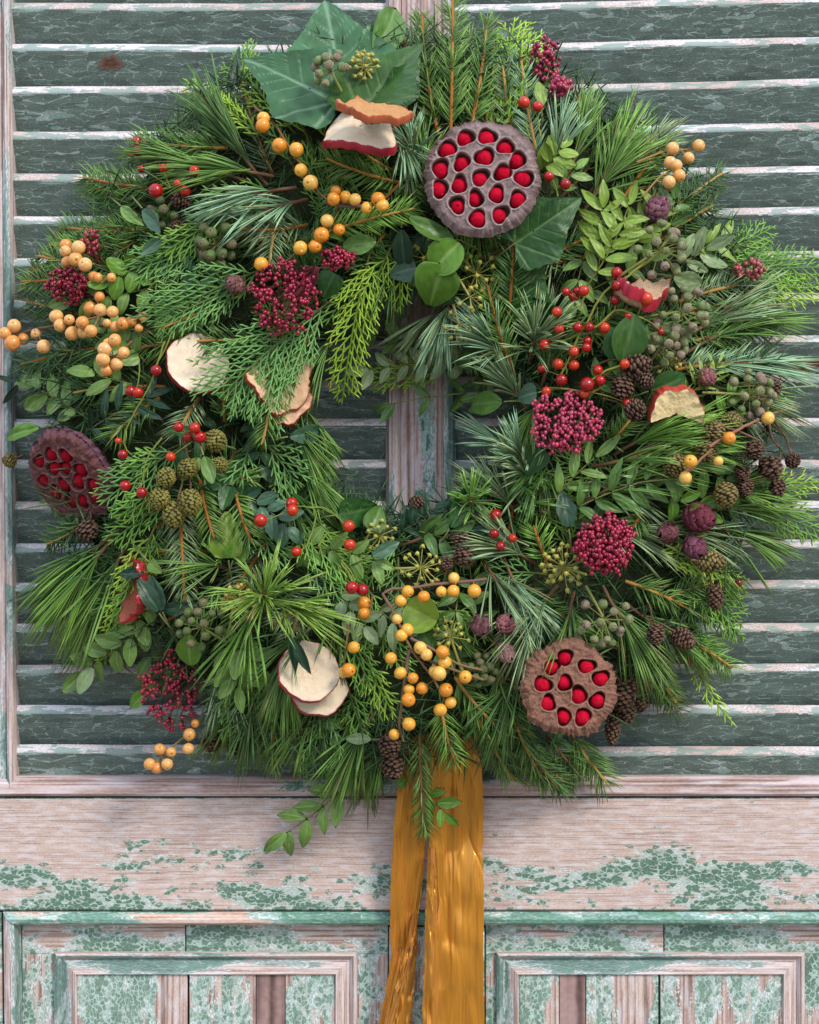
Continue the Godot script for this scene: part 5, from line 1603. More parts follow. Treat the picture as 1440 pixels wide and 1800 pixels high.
# A cypress frond: flat, feathered twice, each last twiglet a chain of tiny scales.
func frond(x0: float, y0: float, x1: float, y1: float, bend: float, layer: float, tone: String, width := 0.42, tight := 1.0) -> void:
	var path := green_path(x0, y0, x1, y1, bend, layer, 16)
	var at := path[0]
	var t := sprig_node("cypress_frond", "%s cypress frond" % GREEN_WORD[tone], "cypress frond", "cypress fronds wired into the wreath", x0, y0, x1, y1, at)
	var length := (path[0] - path[path.size() - 1]).length()
	var st := MB.new()
	var mb := MB.new()
	st.tube(path, 2.0 * PX, 1.3 * PX, 5, lin(0.10, 0.10, 0.03), gcol(tone, false, 0.1), 0.1)
	var roll := R(-0.5, 0.5)
	var step := 19.0 * PX
	var n := int(length / step)
	for k in range(1, n + 1):
		var q := float(k) / (n + 0.5)
		var p := along(path, q)
		var d := heading(path, q)
		var nn0 := (Vector3(0, 0, 1) - d * d.z).normalized()
		var side := d.cross(nn0).normalized()
		side = (side * cos(roll) + nn0 * sin(roll)).normalized()
		for sg in [1.0, -1.0]:
			var ql := clampf(q + (0.5 * step / length if sg > 0 else 0.0), 0, 1)
			var b := along(path, ql)
			var l: float = length * width * (0.25 + 0.75 * sin(PI * pow(1.0 - q, 0.75) * 0.62)) * R(0.8, 1.1) * (1.0 - 0.7 * smooth(0.85, 1.0, q))
			var sd: Vector3 = side * sg
			var dd := (d * tight * R(1.0, 1.5) + sd + Vector3(0, 0, R(-0.16, 0.18))).normalized()
			var e := b + dd * l + d * l * 0.25 + Vector3(0, -0.03 * l, 0)
			var sp := bez(b, b + dd * l * 0.55, e, 5)
			twiglet(mb, sp, 1.75 * PX, gcol(tone, false, 0.15), gcol(tone, true, 0.2))
			var m := int(l / (7.6 * PX))
			for j in range(1, m):
				var r := float(j) / m
				var b2 := along(sp, r)
				var d1 := heading(sp, r)
				var s2 := d1.cross(nn0).normalized() * (1.0 if j % 2 else -1.0)
				var l2 := 23.0 * PX * (1.05 - 0.5 * r) * R(0.75, 1.15)
				l2 = minf(l2, l * 0.6)
				var e2 := b2 + (d1 * R(0.85, 1.2) + s2 * 0.55 + Vector3(0, 0, R(-0.2, 0.2))).normalized() * l2
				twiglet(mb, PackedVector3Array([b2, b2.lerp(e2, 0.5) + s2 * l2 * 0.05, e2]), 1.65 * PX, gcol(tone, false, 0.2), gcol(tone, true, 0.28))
	twiglet(mb, PackedVector3Array([along(path, 0.9), path[path.size() - 1], path[path.size() - 1] + heading(path, 1.0) * 14.0 * PX]), 1.6 * PX, gcol(tone, false, 0.1), gcol(tone, true, 0.2))
	part("stem", st.mesh(mats.twig, at), t)
	part("scale_leaves", mb.mesh(mats.frond, at), t, true)

func twiglet(mb: MB, pts: PackedVector3Array, r: float, c0: Color, c1: Color) -> void:
	# four-sided, flattened, a little beaded
	var first := mb.v.size()
	var m := pts.size()
	var n := m * 2 - 1 if m <= 3 else m
	for i in n:
		var f := float(i) / (n - 1)
		var p := along(pts, f)
		if p.z < 0.004:
			p.z = 0.004
		var d := heading(pts, minf(f, 0.99))
		var a := d.cross(Vector3.BACK).normalized()
		var b := a.cross(d)
		var rr := r * (1.0 - 0.85 * pow(f, 4)) * (1.12 if i % 2 else 0.88)
		var col := c0.lerp(c1, f)
		mb.vert(p + a * rr, a, col)
		mb.vert(p + b * rr * 0.7, b, col)
		mb.vert(p - a * rr, -a, col)
		mb.vert(p - b * rr * 0.7, -b, col)
	for i in n - 1:
		for k in 4:
			var k2 := (k + 1) % 4
			mb.quad(first + i * 4 + k2, first + i * 4 + k, first + i * 4 + 4 + k, first + i * 4 + 4 + k2)

# A leafy stem: leaves in pairs or by turns. Each leaf is a piece of its own.
func leafy_stem(x0: float, y0: float, x1: float, y1: float, bend: float, layer: float, tone: String, n: int, ll: float, half := 0.19, shape := "ellip", opposite := false, t0 := 0.25, spread := 0.9, what := "leafy sprig") -> void:
	var path := green_path(x0, y0, x1, y1, bend, layer, 10)
	var at := path[0]
	var word: String = {"light": "light green", "lime": "yellow-green", "sage": "pale sage-green", "mid": "mid-green", "dark": "dark green", "blue": "blue-green", "night": "blackish green", "bright": "bright green", "ivy_dark": "dark green"}[tone]
	var t := sprig_node("leafy_sprig", "%s %s" % [word, what], "leafy sprig", "leafy sprigs in the wreath", x0, y0, x1, y1, at)
	var st := MB.new()
	var sc := lin(0.17, 0.19, 0.05) if tone != "night" and tone != "blue" else lin(0.10, 0.13, 0.06)
	st.tube(path, 1.6 * PX, 0.9 * PX, 5, sc, tint(sc, 0.2))
	part("stem", st.mesh(mats.twig, at), t)
	for k in n + 1:
		var q := lerpf(t0, 1.0, float(k) / n) if k < n else 1.0
		if opposite and k < n:
			q = lerpf(t0, 0.97, float(k / 2) / maxf(1.0, (n - 1) / 2))
		var p := along(path, q)
		var d := heading(path, minf(q, 0.98))
		var side := d.cross(Vector3.BACK).normalized() * (1.0 if k % 2 else -1.0)
		if k == n:
			side = Vector3.ZERO
		var dd := (d * R(0.6, 0.9) + side * spread + Vector3(0, R(-0.15, 0.05), R(-0.25, 0.35))).normalized()
		var up := (Vector3(0, 0, 1) + Vector3(R(-1, 1), R(-0.4, 1), 0) * 0.45 + side * R(-0.4, 0.3)).normalized()
		var kk := int(R(0, 4))
		var m := leaf_of(tone, shape, half, kk, [0.18, 0.3, -0.12, 0.35][kk], [-0.35, 0.25, -0.6, -0.2][(kk + k) % 4])
		put("leaf", m, t, p - at + Vector3(0, 0, 0.001), basis_for(dd, up), ll * PX * R(0.8, 1.1))

func big_leaf(label: String, x0: float, y0: float, x1: float, y1: float, tone: String, shape: String, half: float, z0: float, z1: float, roll := 0.0, fold := 0.15, curl := -0.3, k := 0, called := "ivy_leaf") -> void:
	var a := W(x0, y0, zs(x0, y0) + z0)
	var b := W(x1, y1, zs(x1, y1) + z1)
	var d := b - a
	var up := Vector3(0, 0, 1).rotated(d.normalized(), roll)
	var t := thing(called, label, "leaf", a)
	put("blade", leaf_of(tone, shape, half, k, fold, curl), t, Vector3.ZERO, basis_for(d, up), d.length())
	var st := MB.new()
	var back := a - d.normalized() * 0.02 + Vector3(0, 0, -0.018)
	st.tube(bez(back, a - d.normalized() * 0.008, a, 5), 1.8 * PX, 1.4 * PX, 5, lin(0.12, 0.13, 0.05), lin(0.17, 0.20, 0.07))
	part("stalk", st.mesh(mats.twig, a), t)

func make_greens() -> void:
	make_big_leaves()
	for row in GREENS:
		var a: PackedStringArray = row.split(" ", false)
		var p := []
		for i in range(1, mini(7, a.size())):
			p.append(float(a[i]))
		var tone := a[7]
		match a[0]:
			"S":
				spruce(p[0], p[1], p[2], p[3], p[4], p[5], tone, float(a[8]) if a.size() > 8 else 40.0, float(a[9]) if a.size() > 9 else 0.75, a[10] if a.size() > 10 else "orange", int(a[11]) if a.size() > 11 else 0)
			"P":
				pine(p[0], p[1], p[2], p[3], p[4], p[5], tone, float(a[8]) if a.size() > 8 else 110.0, float(a[9]) if a.size() > 9 else 0.6, int(a[10]) if a.size() > 10 else 90, float(a[11]) if a.size() > 11 else 0.0)
			"F":
				frond(p[0], p[1], p[2], p[3], p[4], p[5], tone, float(a[8]) if a.size() > 8 else 0.42)
			"L":
				leafy_stem(p[0], p[1], p[2], p[3], p[4], p[5], tone, int(a[8]), float(a[9]), float(a[10]), a[11], a[12] == "2", float(a[13]) if a.size() > 13 else 0.25, float(a[14]) if a.size() > 14 else 0.9)
	fill_greens()

func fill_greens() -> void:
	# the lower layer: sprigs set all round the ring, pointing outwards on the outer half and across the hole's edge on the inner
	var f := RandomNumberGenerator.new()
	f.seed = 77
	for ring in [[245, 30, 118, 0.15], [330, 34, 150, 0.5], [430, 38, 160, 0.5], [515, 40, 150, 1.0]]:
		var n: int = ring[1]
		for k in n:
			var a := TAU * (k + f.randf_range(-0.4, 0.4)) / n
			var d0: float = ring[0] + f.randf_range(-30, 30)
			var c := Vector2(715, 705) + Vector2(cos(a), sin(a)) * d0
			var outward := 1.0 if f.randf() < ring[3] else -1.0
			var turn := f.randf_range(-0.75, 0.75) + (0.0 if outward > 0 else PI)
			var dir := Vector2(cos(a + turn), sin(a + turn))
			if d0 < 260:                               # along the inner edge sprigs lie round the hole rather than into it
				turn = (1.25 if f.randf() < 0.5 else -1.25) + f.randf_range(-0.5, 0.4)
				dir = Vector2(cos(a + turn), sin(a + turn))
			var l: float = ring[2] * f.randf_range(0.8, 1.15)
			var far := c + dir * (l + 60.0)
			if far.distance_to(Vector2(695, 765)) < 190.0 or c.distance_to(Vector2(680, 768)) < 160.0 or far.distance_to(Vector2(540, 95)) < 95.0:
				continue
			if d0 > 470:
				l *= f.randf_range(0.62, 1.15)
			var e := c + dir * l
			var s := f.randf()
			if far.distance_to(Vector2(700, 768)) < 290.0 and s > 0.36 and s < 0.62:
				s = 0.7
			var tone: String = ["dark", "mid", "emerald", "mid", "dark", "blue"][int(f.randf_range(0, 6))]
			var side_x := (c.x - 715.0) / 600.0
			var low := f.randf_range(-0.4, 0.6)
			if s < 0.36:
				spruce(c.x, c.y, e.x, e.y, f.randf_range(-16, 16), low, tone, f.randf_range(36, 44), f.randf_range(0.6, 0.9), ["orange", "brown", "gold"][int(f.randf_range(0, 3))], 1 if f.randf() < 0.4 else 0)
			elif s < 0.36 + (0.14 if side_x < 0.1 else 0.26):
				pine(c.x, c.y, c.x + dir.x * l * 0.7, c.y + dir.y * l * 0.7, f.randf_range(-14, 14), low, ["mid", "blue", "dark", "blue"][int(f.randf_range(0, 4))], f.randf_range(80, 112), 0.55, 60)
			elif s < 0.84:
				frond(c.x, c.y, e.x, e.y, f.randf_range(-20, 20), low, ["emerald", "mid", "fresh", "emerald"][int(f.randf_range(0, 4))])
			else:
				leafy_stem(c.x, c.y, e.x, e.y, f.randf_range(-20, 20), low + 0.5, ["dark", "light", "mid", "blue"][int(f.randf_range(0, 4))], 7, 46, 0.2, "lance", true)

func make_big_leaves() -> void:
	big_leaf("very large grey-green ivy leaf rising straight up past the frame's top", 606, 172, 570, -12, "ivy_pale", "ivy", 0.92, 0.010, 0.012, 0.10, 0.10, -0.10, 0)
	big_leaf("very large grey-green ivy leaf with white veins spreading towards the upper rim", 590, 176, 424, 94, "ivy_pale", "ivy", 0.86, 0.026, 0.052, 0.30, 0.08, -0.12, 1)
	big_leaf("large dark green ivy leaf folded over behind the cream apple slice", 632, 196, 742, 66, "ivy_deep", "ivy", 0.90, 0.040, 0.050, -0.50, 0.22, -0.12, 0)
	big_leaf("dark leaf tip folded beside the spruce needles, next to the large dark ivy leaf", 694, 168, 742, 100, "ivy_dark", "ivy", 0.8, 0.030, 0.036, 0.5, 0.2, -0.1, 1)
	big_leaf("narrow light green leaf pointing up in front of the meeting stile", 655, 98, 703, 8, "mid", "ellip", 0.22, 0.004, 0.004, 0.5, 0.4, -0.2, 2)
	big_leaf("pale glossy leaf behind the large dark ivy leaf", 662, 112, 722, 46, "ivy_pale", "ivy", 0.9, -0.006, 0.0, 0.2, 0.15, -0.1, 2)
	big_leaf("narrow dark leaf crossing the slats by the upper rim", 400, 175, 424, 76, "night", "lance", 0.09, -0.01, 0.01, 0.4, 0.2, -0.2, 0)
	big_leaf("broad dark ivy leaf tucked under the grey-mauve lotus pod, on its outer side", 905, 428, 1026, 346, "ivy_dark", "ivy", 0.95, 0.016, 0.022, 0.1, 0.18, -0.25, 1)
	big_leaf("upper lobe of the folded bright ivy leaf by the empty centre", 762, 478, 806, 424, "bright", "round", 0.46, 0.026, 0.030, -0.2, 0.25, -0.4, 0)
	big_leaf("lower lobe of the folded bright ivy leaf by the empty centre", 780, 462, 752, 546, "bright", "heart", 0.44, 0.028, 0.030, 0.1, 0.2, -0.45, 1)
	big_leaf("pale shiny lobe behind the folded bright ivy leaf, facing the empty centre", 775, 470, 722, 506, "ivy_pale", "heart", 0.42, 0.018, 0.018, -0.5, 0.15, -0.3, 0)
	big_leaf("pale shiny lobe behind the folded bright ivy leaf, facing the spruce twig", 778, 468, 792, 540, "ivy_pale", "heart", 0.28, 0.022, 0.018, 0.8, 0.1, -0.3, 3)
	big_leaf("wavy green leaf curling below the grey-mauve lotus pod", 802, 420, 710, 390, "mid", "ellip", 0.20, 0.022, 0.026, 0.5, 0.3, 0.5, 1)
	big_leaf("drooping blue-black leaf above the empty centre", 706, 400, 712, 482, "night", "ellip", 0.22, 0.012, 0.010, 0.2, 0.2, -0.3, 1)
	big_leaf("grey-green leaf lying flat behind the folded ivy leaf", 735, 470, 682, 484, "blue", "heart", 0.40, 0.010, 0.008, 0.0, 0.1, -0.2, 1)
	big_leaf("large dark veined ivy leaf behind the orange spruce twig", 910, 560, 955, 452, "ivy_dark", "ivy", 0.85, 0.0, 0.006, 0.0, 0.12, -0.2, 2)
	big_leaf("curved dark leaf arching beside the red hips", 992, 598, 942, 516, "ivy_dark", "ellip", 0.24, 0.012, 0.022, -0.5, 0.3, 0.6, 0)
	big_leaf("upright dark pointed leaf among the red hips and open cones", 1092, 640, 1118, 548, "ivy_deep", "ellip", 0.34, 0.026, 0.034, 0.15, 0.35, -0.2, 0)
	big_leaf("second dark pointed leaf close to the open cones", 1090, 640, 1076, 572, "ivy_dark", "ellip", 0.32, 0.020, 0.024, -0.4, 0.3, -0.2, 2)
	big_leaf("glossy dark oval leaf with a white sheen above the half-hidden rosy apple slice", 1140, 688, 1212, 662, "ivy_dark", "ellip", 0.32, 0.012, 0.014, 0.25, 0.1, -0.4, 3)
	big_leaf("bright yellow-green leaf under the upper bar of the main golden twig", 712, 1062, 768, 1096, "lime", "round", 0.54, 0.014, 0.020, 0.2, 0.25, -0.4, 2)
	big_leaf("dark olive leaf below the bright yellow-green leaf", 742, 1110, 764, 1142, "ivy_deep", "heart", 0.5, 0.006, 0.008, 0.1, 0.2, -0.2, 0)
	big_leaf("bright green leaf behind the short spruce tips near the bright pine tuft", 402, 985, 396, 896, "lime", "heart", 0.34, 0.004, 0.006, -0.2, 0.2, -0.3, 1)
	big_leaf("second bright green leaf beside it above the bright pine tuft", 410, 985, 430, 935, "bright", "heart", 0.4, 0.004, 0.006, 0.2, 0.2, -0.3, 3)
	big_leaf("green oval leaf hanging over the straggling crimson cluster", 332, 1112, 334, 1176, "bright", "ellip", 0.32, 0.018, 0.018, 0.1, 0.2, -0.3, 3)
	big_leaf("large dark leaf at the bottom edge of the empty centre", 592, 905, 668, 890, "ivy_dark", "heart", 0.34, 0.012, 0.006, 0.3, 0.2, -0.3, 0)
	big_leaf("mid-green leaf next to the large dark leaf at the bottom of the empty centre", 650, 935, 672, 886, "mid", "heart", 0.36, 0.010, 0.010, 0.2, 0.3, -0.3, 1)
	big_leaf("blue-green leaf lying across stems below the starry ivy gap", 652, 978, 706, 952, "blue", "lance", 0.22, 0.024, 0.024, 0.2, 0.2, -0.3, 2)
	big_leaf("long dark blade leaf angled above the small dark brown cones", 790, 930, 842, 842, "ivy_dark", "ellip", 0.2, 0.010, 0.006, 0.2, 0.25, -0.2, 3)
	big_leaf("blue-grey narrow leaf over the pine needles by the dried tan apple slices", 506, 768, 580, 758, "blue", "ellip", 0.17, 0.022, 0.016, 0.2, 0.2, -0.3, 1)
	big_leaf("dark round leaf behind the small crimson cluster near the empty centre", 590, 478, 566, 526, "ivy_dark", "heart", 0.46, 0.010, 0.010, 0.2, 0.1, -0.3, 2)
	big_leaf("dark blue-green leaf lying on the twisted red apple slice", 280, 1078, 242, 1015, "night", "ellip", 0.22, 0.024, 0.026, 0.3, 0.25, -0.3, 0)
	big_leaf("blue-green leaf beside the twisted red apple slice, on its inner side", 286, 1076, 262, 1010, "blue", "ellip", 0.26, 0.018, 0.018, -0.3, 0.2, -0.3, 3)
	big_leaf("dark leaf pointing outward above the twisted red apple slice", 254, 1006, 205, 1010, "night", "ellip", 0.16, 0.020, 0.014, 0.1, 0.2, -0.2, 1)
	big_leaf("long blue-black leaf below the twisted red apple slice", 282, 1072, 346, 1064, "night", "lance", 0.18, 0.014, 0.016, 0.2, 0.2, -0.3, 2)
	big_leaf("small light heart leaf above the twisted red apple slice", 262, 988, 284, 1008, "light", "heart", 0.4, 0.022, 0.024, 0.3, 0.1, -0.3, 0)
	big_leaf("curled blue-green leaf below the scattered upper-rim berries", 250, 366, 290, 412, "blue", "lance", 0.22, 0.020, 0.020, 0.4, 0.3, 0.4, 2)
	big_leaf("second curled blue-green leaf below the scattered upper-rim berries", 286, 418, 246, 448, "blue", "lance", 0.22, 0.018, 0.018, -0.3, 0.3, 0.4, 0)
	big_leaf("yellow-green narrow leaf beside the curled blue-green leaves", 212, 362, 250, 396, "light", "lance", 0.16, 0.018, 0.022, 0.3, 0.3, -0.3, 2)
	big_leaf("oval olive leaf half covered by needles under the yellow berries", 600, 434, 664, 424, "mid", "ellip", 0.28, 0.008, 0.010, 0.2, 0.15, -0.3, 2)
	big_leaf("oval leaf below the blue-green needles near the empty centre", 886, 706, 822, 712, "mid", "ellip", 0.24, 0.018, 0.020, 0.1, 0.2, -0.2, 2)
	big_leaf("small curled leaf just above the oval leaf near the empty centre", 830, 632, 800, 640, "mid", "heart", 0.45, 0.010, 0.012, 0.2, 0.2, -0.6, 0)
	big_leaf("bluish ivy leaf overlapping the rosy pink bud cluster", 946, 690, 906, 700, "blue", "heart", 0.42, 0.024, 0.022, 0.3, 0.3, -0.3, 1)
	big_leaf("veined green leaf below the rosy pink bud cluster", 950, 785, 925, 838, "ivy_dark", "heart", 0.42, 0.016, 0.014, -0.2, 0.2, -0.2, 3)
	big_leaf("dark upright leaf in the shade beside the dense round crimson cluster", 1000, 930, 988, 860, "night", "ellip", 0.26, 0.004, 0.004, 0.2, 0.2, -0.2, 2)
	big_leaf("pale olive leaf outward of the crumpled crimson apple slice", 1182, 486, 1240, 502, "sage", "ellip", 0.26, 0.016, 0.010, 0.3, 0.2, -0.3, 0)
	big_leaf("upright yellow-green leaf beside the top red hips", 952, 190, 948, 138, "lime", "ellip", 0.2, 0.010, 0.014, 0.2, 0.2, -0.3, 1)
	big_leaf("light leaf over the slats beside the outer pine needles", 985, 200, 1034, 196, "lime", "ellip", 0.2, 0.0, 0.0, 0.5, 0.2, -0.3, 2)
	big_leaf("single pale leaf dangling low over the slats below the pine fan", 165, 1172, 134, 1222, "sage", "ellip", 0.24, 0.012, 0.012, 0.2, 0.2, -0.3, 2)
	big_leaf("green leaf lying on a slat beside the straggling crimson cluster", 262, 1214, 226, 1246, "bright", "ellip", 0.26, 0.010, 0.006, 0.3, 0.3, -0.3, 2)
	big_leaf("green leaf above that one, over the lower slats", 240, 1188, 268, 1204, "mid", "heart", 0.42, 0.008, 0.008, 0.2, 0.2, -0.3, 3)
	big_leaf("long green leaf sticking out over the hanging stile by the maroon lotus pod", 72, 752, 2, 770, "bright", "lance", 0.16, 0.012, 0.008, 0.5, 0.3, -0.3, 0)
	big_leaf("dark green pointed leaf among the red berries over the green cones", 368, 775, 292, 752, "ivy_dark", "lance", 0.18, 0.020, 0.022, 0.4, 0.4, -0.3, 1)
	big_leaf("folded light leaf hanging beside the green cones", 358, 800, 378, 852, "light", "ellip", 0.24, 0.030, 0.032, 0.2, 0.3, 0.5, 1)
	big_leaf("light leaf flap next to the folded light leaf by the green cones", 352, 802, 318, 848, "light", "lance", 0.22, 0.020, 0.022, -0.3, 0.3, -0.4, 3)
	big_leaf("lone round leaf stalked beside the two shaggy brown cones", 700, 1382, 716, 1368, "bright", "heart", 0.5, 0.016, 0.016, 0.2, 0.1, -0.3, 1)
	big_leaf("pale leaf among pine needles above the ribbon's inner tail", 655, 1300, 605, 1298, "sage", "ellip", 0.2, 0.006, 0.004, 0.3, 0.2, -0.3, 3)
	big_leaf("dark narrow leaf crossing the front apple slice of the overlapping pair", 516, 1120, 546, 1188, "night", "lance", 0.14, 0.040, 0.042, 0.3, 0.3, -0.2, 0)
	big_leaf("thin dark leaf beside it on the front apple slice", 510, 1110, 522, 1186, "night", "lance", 0.12, 0.036, 0.038, -0.3, 0.3, -0.2, 3)
	big_leaf("round glossy leaf below the pink flower buds", 868, 1130, 905, 1168, "ivy_dark", "ellip", 0.3, 0.004, 0.004, 0.2, 0.15, -0.3, 0)

